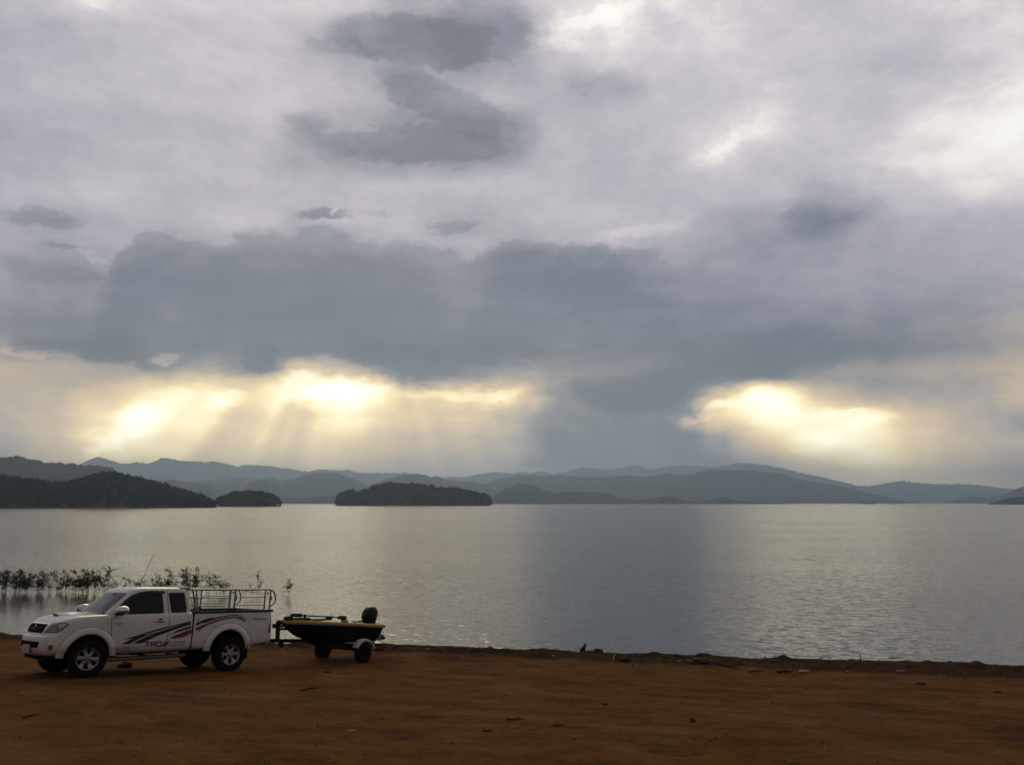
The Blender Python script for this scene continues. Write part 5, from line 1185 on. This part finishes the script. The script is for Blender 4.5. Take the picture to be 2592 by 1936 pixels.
# ------------------------------------------------------------------ loose things on the bank
M_CLOD = pmat('earth_clod', (.055, .026, .012), .95, var=.4, vscale=20); M_STONE = pmat('pale_stone', (.20, .17, .13), .85, var=.3, vscale=18)
M_TRASH = pmat('white_scrap', (.34, .32, .28), .6, var=.2, vscale=30); M_WOODD = pmat('dark_driftwood', (.030, .019, .011), .9, var=.4, vscale=20); M_WOODL = pmat('bleached_wood', (.33, .26, .19), .85, var=.3, vscale=20)
M_ORNG = pmat('rusty_bark', (.30, .13, .04), .85, var=.3, vscale=14); M_BLUE = pmat('blue_scrap', (.03, .09, .22), .5)
def blob(name, x, y, r, label, cat, mat, flat=.6, seed=0, long=1., rot=0., group=None):
    r *= .72 if name in ('earth_clod', 'stone') else 1.
    rg = np.random.default_rng(seed + 50); bm = bmesh.new(); bmesh.ops.create_icosphere(bm, subdivisions=3, radius=1)
    off = rg.uniform(0, 50, 3)
    for v in bm.verts:
        k = 1 + .42*mnoise.fractal(Vector(v.co)*1.6 + Vector(off), 1., 2., 4); v.co = Vector((v.co.x*long*r*k, v.co.y*r*k, v.co.z*r*flat*k))
    o = from_bm(name, bm, mat, None, smooth=35); o.location = (x, y, gz(x, y) + r*flat*.45); o.rotation_euler = (0, 0, rot)
    return tag(o, label, cat, group)
def twig(name, x, y, L, r, ang, label, mat, lift=.02, up=0., seed=0, fork=True, cat='stick', group=None):
    rg = random.Random(seed); bm = bmesh.new(); n = 6
    pts = [Vector((L*(s-.5), rg.gauss(0, L*.03), lift + up*s*L + rg.uniform(0, .012))) for s in np.linspace(0, 1, n)]
    add_tube(bm, pts, [r, r, r*.9, r*.8, r*.6, r*.35], 6)
    if fork:
        add_tube(bm, [pts[3], pts[3] + Vector((L*.16, L*.14, .03 + up*.1))], [r*.6, r*.25], 5); add_tube(bm, [pts[2], pts[2] + Vector((L*.10, -L*.10, .05))], [r*.5, r*.2], 5)
    o = from_bm(name, bm, mat, None, smooth=60); o.location = (x, y, gz(x, y)); o.rotation_euler = (0, 0, ang); return tag(o, label, cat, group)
def scrap(x, y, w, h, ang, label, mat, seed=0, name='plastic_scrap', cat='litter'):
    w *= .62; h *= .62; rg = np.random.default_rng(seed + 9); nx_, ny_ = 9, 7; V = []
    for j in range(ny_):
        for i in range(nx_):
            u, v = i/(nx_-1)-.5, j/(ny_-1)-.5; V.append((u*w*(1 + .1*rg.normal()), v*w*.55*(1 + .1*rg.normal()), h*(.35 + .65*abs(math.sin(u*7 + seed)*math.cos(v*5 + seed*2))) + .01))
    F = [(j*nx_+i, j*nx_+i+1, (j+1)*nx_+i+1, (j+1)*nx_+i) for j in range(ny_-1) for i in range(nx_-1)]
    o = from_np(name, V, F, mat, smooth=180); m = o.modifiers.new('thickness', 'SOLIDIFY'); m.thickness = .006
    o.location = (x, y, gz(x, y) + .005); o.rotation_euler = (0, 0, ang); return tag(o, label, cat)
blob('stone', -6.60, 25.40, .075, 'pale stone on the bank by the winch post, nearer the truck', 'stone', M_STONE, .8, 1)
blob('stone', -6.38, 25.42, .070, 'pale stone on the bank by the winch post, nearer the boat', 'stone', M_STONE, .9, 2)
blob('stone', -4.55, 24.9, .055, 'pale stone seen between the two trailer wheels', 'stone', M_STONE, .8, 22)
blob('earth_clod', -3.72, 25.2, .17, 'big dark clod at the waterline just behind the trailer', 'clod', M_CLOD, .75, 3)
blob('earth_clod', 2.42, 25.05, .14, 'dark clod at the waterline right of the dark stump', 'clod', M_CLOD, .7, 4, 1.3)
blob('earth_clod', 2.95, 23.45, .17, 'dark rounded lump beside the leaning pale stick', 'clod', M_WOODD, .6, 5, 1.2)
scrap(-2.36, 25.0, .22, .13, .4, 'white plastic scrap on the wet bank behind the boat', M_TRASH, 1)
scrap(1.10, 24.1, .12, .06, 1., 'tiny pale scrap left of the dark stump', M_TRASH, 2)
bm = bmesh.new(); add_tube(bm, [(0, 0, -.1), (.0, 0, .05), (.06, 0, .16), (.085, 0, .235)], [.075, .07, .035, .006], 7); add_tube(bm, [(-.05, 0, -.08), (-.06, 0, .06), (-.02, 0, .10)], [.03, .03, .012], 6); add_ball(bm, (.06, 0, -.01), (.16, .08, .035), 10)
st = from_bm('stump', bm, M_WOODD, None, smooth=60); st.location = (2.0, 25.35, .04); tag(st, 'small dark pointed stump standing at the waterline', 'stump')
twig('stick', 2.68, 23.5, .34, .018, 1.1, 'pale bleached stick leaning up on the wet bank', M_WOODL, .03, .45, 6, False)
scrap(4.36, 23.38, .20, .07, .2, 'white scrap on the drift line, left one of a close pair', M_TRASH, 3); scrap(4.62, 23.40, .20, .08, -.3, 'white scrap on the drift line, right one of a close pair', M_TRASH, 4)
blob('brush_pile', 4.92, 23.15, .20, 'dark heap of rotten twigs right of the white pair', 'brush', M_WOODD, .45, 7, 1.6)
scrap(5.15, 23.05, .14, .06, .6, 'small white scrap against the heap of rotten twigs', M_TRASH, 5)
scrap(5.68, 23.62, .19, .05, .1, 'flat white scrap on the bank top at the waterline', M_TRASH, 6)
twig('stick', 5.30, 22.7, 1.25, .020, -.95, 'long thin dark stick slanting across the wet bank', M_WOODD, .03, 0, 8)
o = twig('branch', 5.92, 21.72, .46, .045, .12, 'short rusty orange piece of bark on the drift line', M_ORNG, .05, .03, 9, False, 'branch')
twig('branch', 6.60, 21.75, .42, .030, .05, 'short black branch right of the rusty bark', M_WOODD, .03, 0, 10, True, 'branch')
scrap(7.05, 21.75, .36, .10, .15, 'crumpled whitish bag on the drift line by the thin dark stick', M_TRASH, 7, 'plastic_bag', 'bag')
twig('stick', 7.55, 22.22, .75, .014, .72, 'thin dark stick rising right of the crumpled bag', M_WOODD, .03, .10, 11)
scrap(8.15, 21.9, .10, .05, .3, 'tiny pale scrap alone on the wet bank right of the thin stick', M_TRASH, 8)
scrap(9.42, 21.8, .30, .10, -.25, 'white curled scrap farthest along the wet bank', M_TRASH, 9)
twig('stick', 10.0, 21.1, .36, .012, .2, 'pale straw lying where the wet bank meets dry earth', M_WOODL, .015, .05, 12)
twig('twig', 9.05, 23.3, .28, .014, 1.3, 'short forked twig standing up at the waterline', M_WOODD, .05, .6, 13, True, 'twig')
twig('stick', 10.0, 23.35, .42, .012, .0, 'thin stick poking over the water from the bank', M_WOODD, .10, .05, 14)
blob('earth_clod', 9.03, 19.95, .10, 'dark clod on dry earth below the pale straw', 'clod', M_CLOD, .5, 8, 1.4)
blob('earth_clod', 10.05, 18.7, .08, 'small dark clod at the far right of the dry earth', 'clod', M_CLOD, .5, 9, 1.6)
twig('stick', -3.66, 16.3, .34, .016, .35, 'dark crooked stick on the open earth below the trailer', M_WOODD, .015, .1, 15)
blob('earth_clod', -4.2, 20.45, .085, 'flat dark clod on the earth in front of the trailer', 'clod', M_CLOD, .5, 10, 1.5)
blob('stone', 1.54, 15.0, .055, 'small dark stone alone in the middle of the bank', 'stone', M_CLOD, .8, 11)
blob('stone', 2.63, 13.2, .05, 'small dark stone right of the scattered twigs', 'stone', M_CLOD, .7, 12)
twig('twig', .05, 12.85, .26, .012, .05, 'dark flat twig on the open earth, longer of two', M_WOODD, .01, .02, 16, True, 'twig')
twig('twig', .62, 12.35, .20, .010, .2, 'dark flat twig on the open earth, shorter of two', M_WOODD, .01, .02, 17, True, 'twig')
blob('earth_clod', -.32, 11.65, .06, 'small dark clod in the open foreground below the twigs', 'clod', M_CLOD, .6, 13, 1.4)
blob('stone', -2.0, 11.35, .055, 'greyish stone in the foreground left of the twigs', 'stone', M_STONE, .5, 14, 1.5)
twig('twig', -6.45, 12.2, .24, .010, .5, 'thin crooked twig at the lower left of the bank', M_WOODD, .012, .1, 18, True, 'twig')
scrap(-2.3, 9.12, .045, .015, .3, 'bright blue plastic scrap at the bottom of the bank', M_BLUE, 10)
blob('rock', -8.75, 20.35, .10, 'dark brown rock on the ground under the pickup', 'rock', M_CLOD, .9, 15, 1.5, .5)
# scattered grit, crumbs of earth and drift along the bank
def crumbs():
    rg = np.random.default_rng(77); ico = bmesh.new(); bmesh.ops.create_icosphere(ico, subdivisions=1, radius=1)
    iv = np.array([v.co[:] for v in ico.verts]); fi = np.array([[v.index for v in q.verts] for q in ico.faces]); ico.free(); V, F, b = [], [], 0
    for k in range(5200):
        if k < 2600:
            x = rg.uniform(-18, 14); t_ = abs(rg.normal(.0, 1.0))*(1.0 + .03*(x+5)) + .02; y = (25.45 - t_ - .18*x)/.984; r = min(.030, rg.gamma(1.6, .0055) + .003)
        else:
            y = rg.uniform(8.5, 22); x = rg.uniform(-.62, .62)*y; r = min(.022, rg.gamma(1.3, .0032) + .002)
        v = iv*rg.uniform(.7, 1.2, (len(iv), 1))*np.array([r*rg.uniform(.8, 1.8), r, r*rg.uniform(.4, .8)]) + np.array([x, y, float(ground_h(x, y)) + r*.25]); V.append(v); F.append(fi + b); b += len(v)
    o = from_np('gravel', np.concatenate(V), np.concatenate(F), M_CLOD); return tag(o, 'grit and crumbs of dark earth strewn over the bank', 'gravel', kind='stuff')
crumbs()
def drift():
    rg = random.Random(5); bm = bmesh.new()
    for k in range(520):
        x = rg.uniform(-3.5, 13.5); t_ = rg.uniform(.15, 1.0)*(1.5 + max(0, x)*.09); y = (25.45 - t_ - .18*x)/.984; z = gz(x, y) + .012; L = rg.uniform(.05, .32); a = rg.gauss(-.15, .5)
        d = Vector((math.cos(a), math.sin(a), rg.gauss(.05, .15)))*L; p = Vector((x, y, z)); add_tube(bm, [p, p + d*.5 + Vector((0, 0, rg.uniform(0, .03))), p + d], [.006, .005, .002], 3, False)
    o = from_bm('dry_litter', bm, M_WOODD); return tag(o, 'rotting straw and twigs washed up along the waterline', 'drift', kind='stuff')
drift()
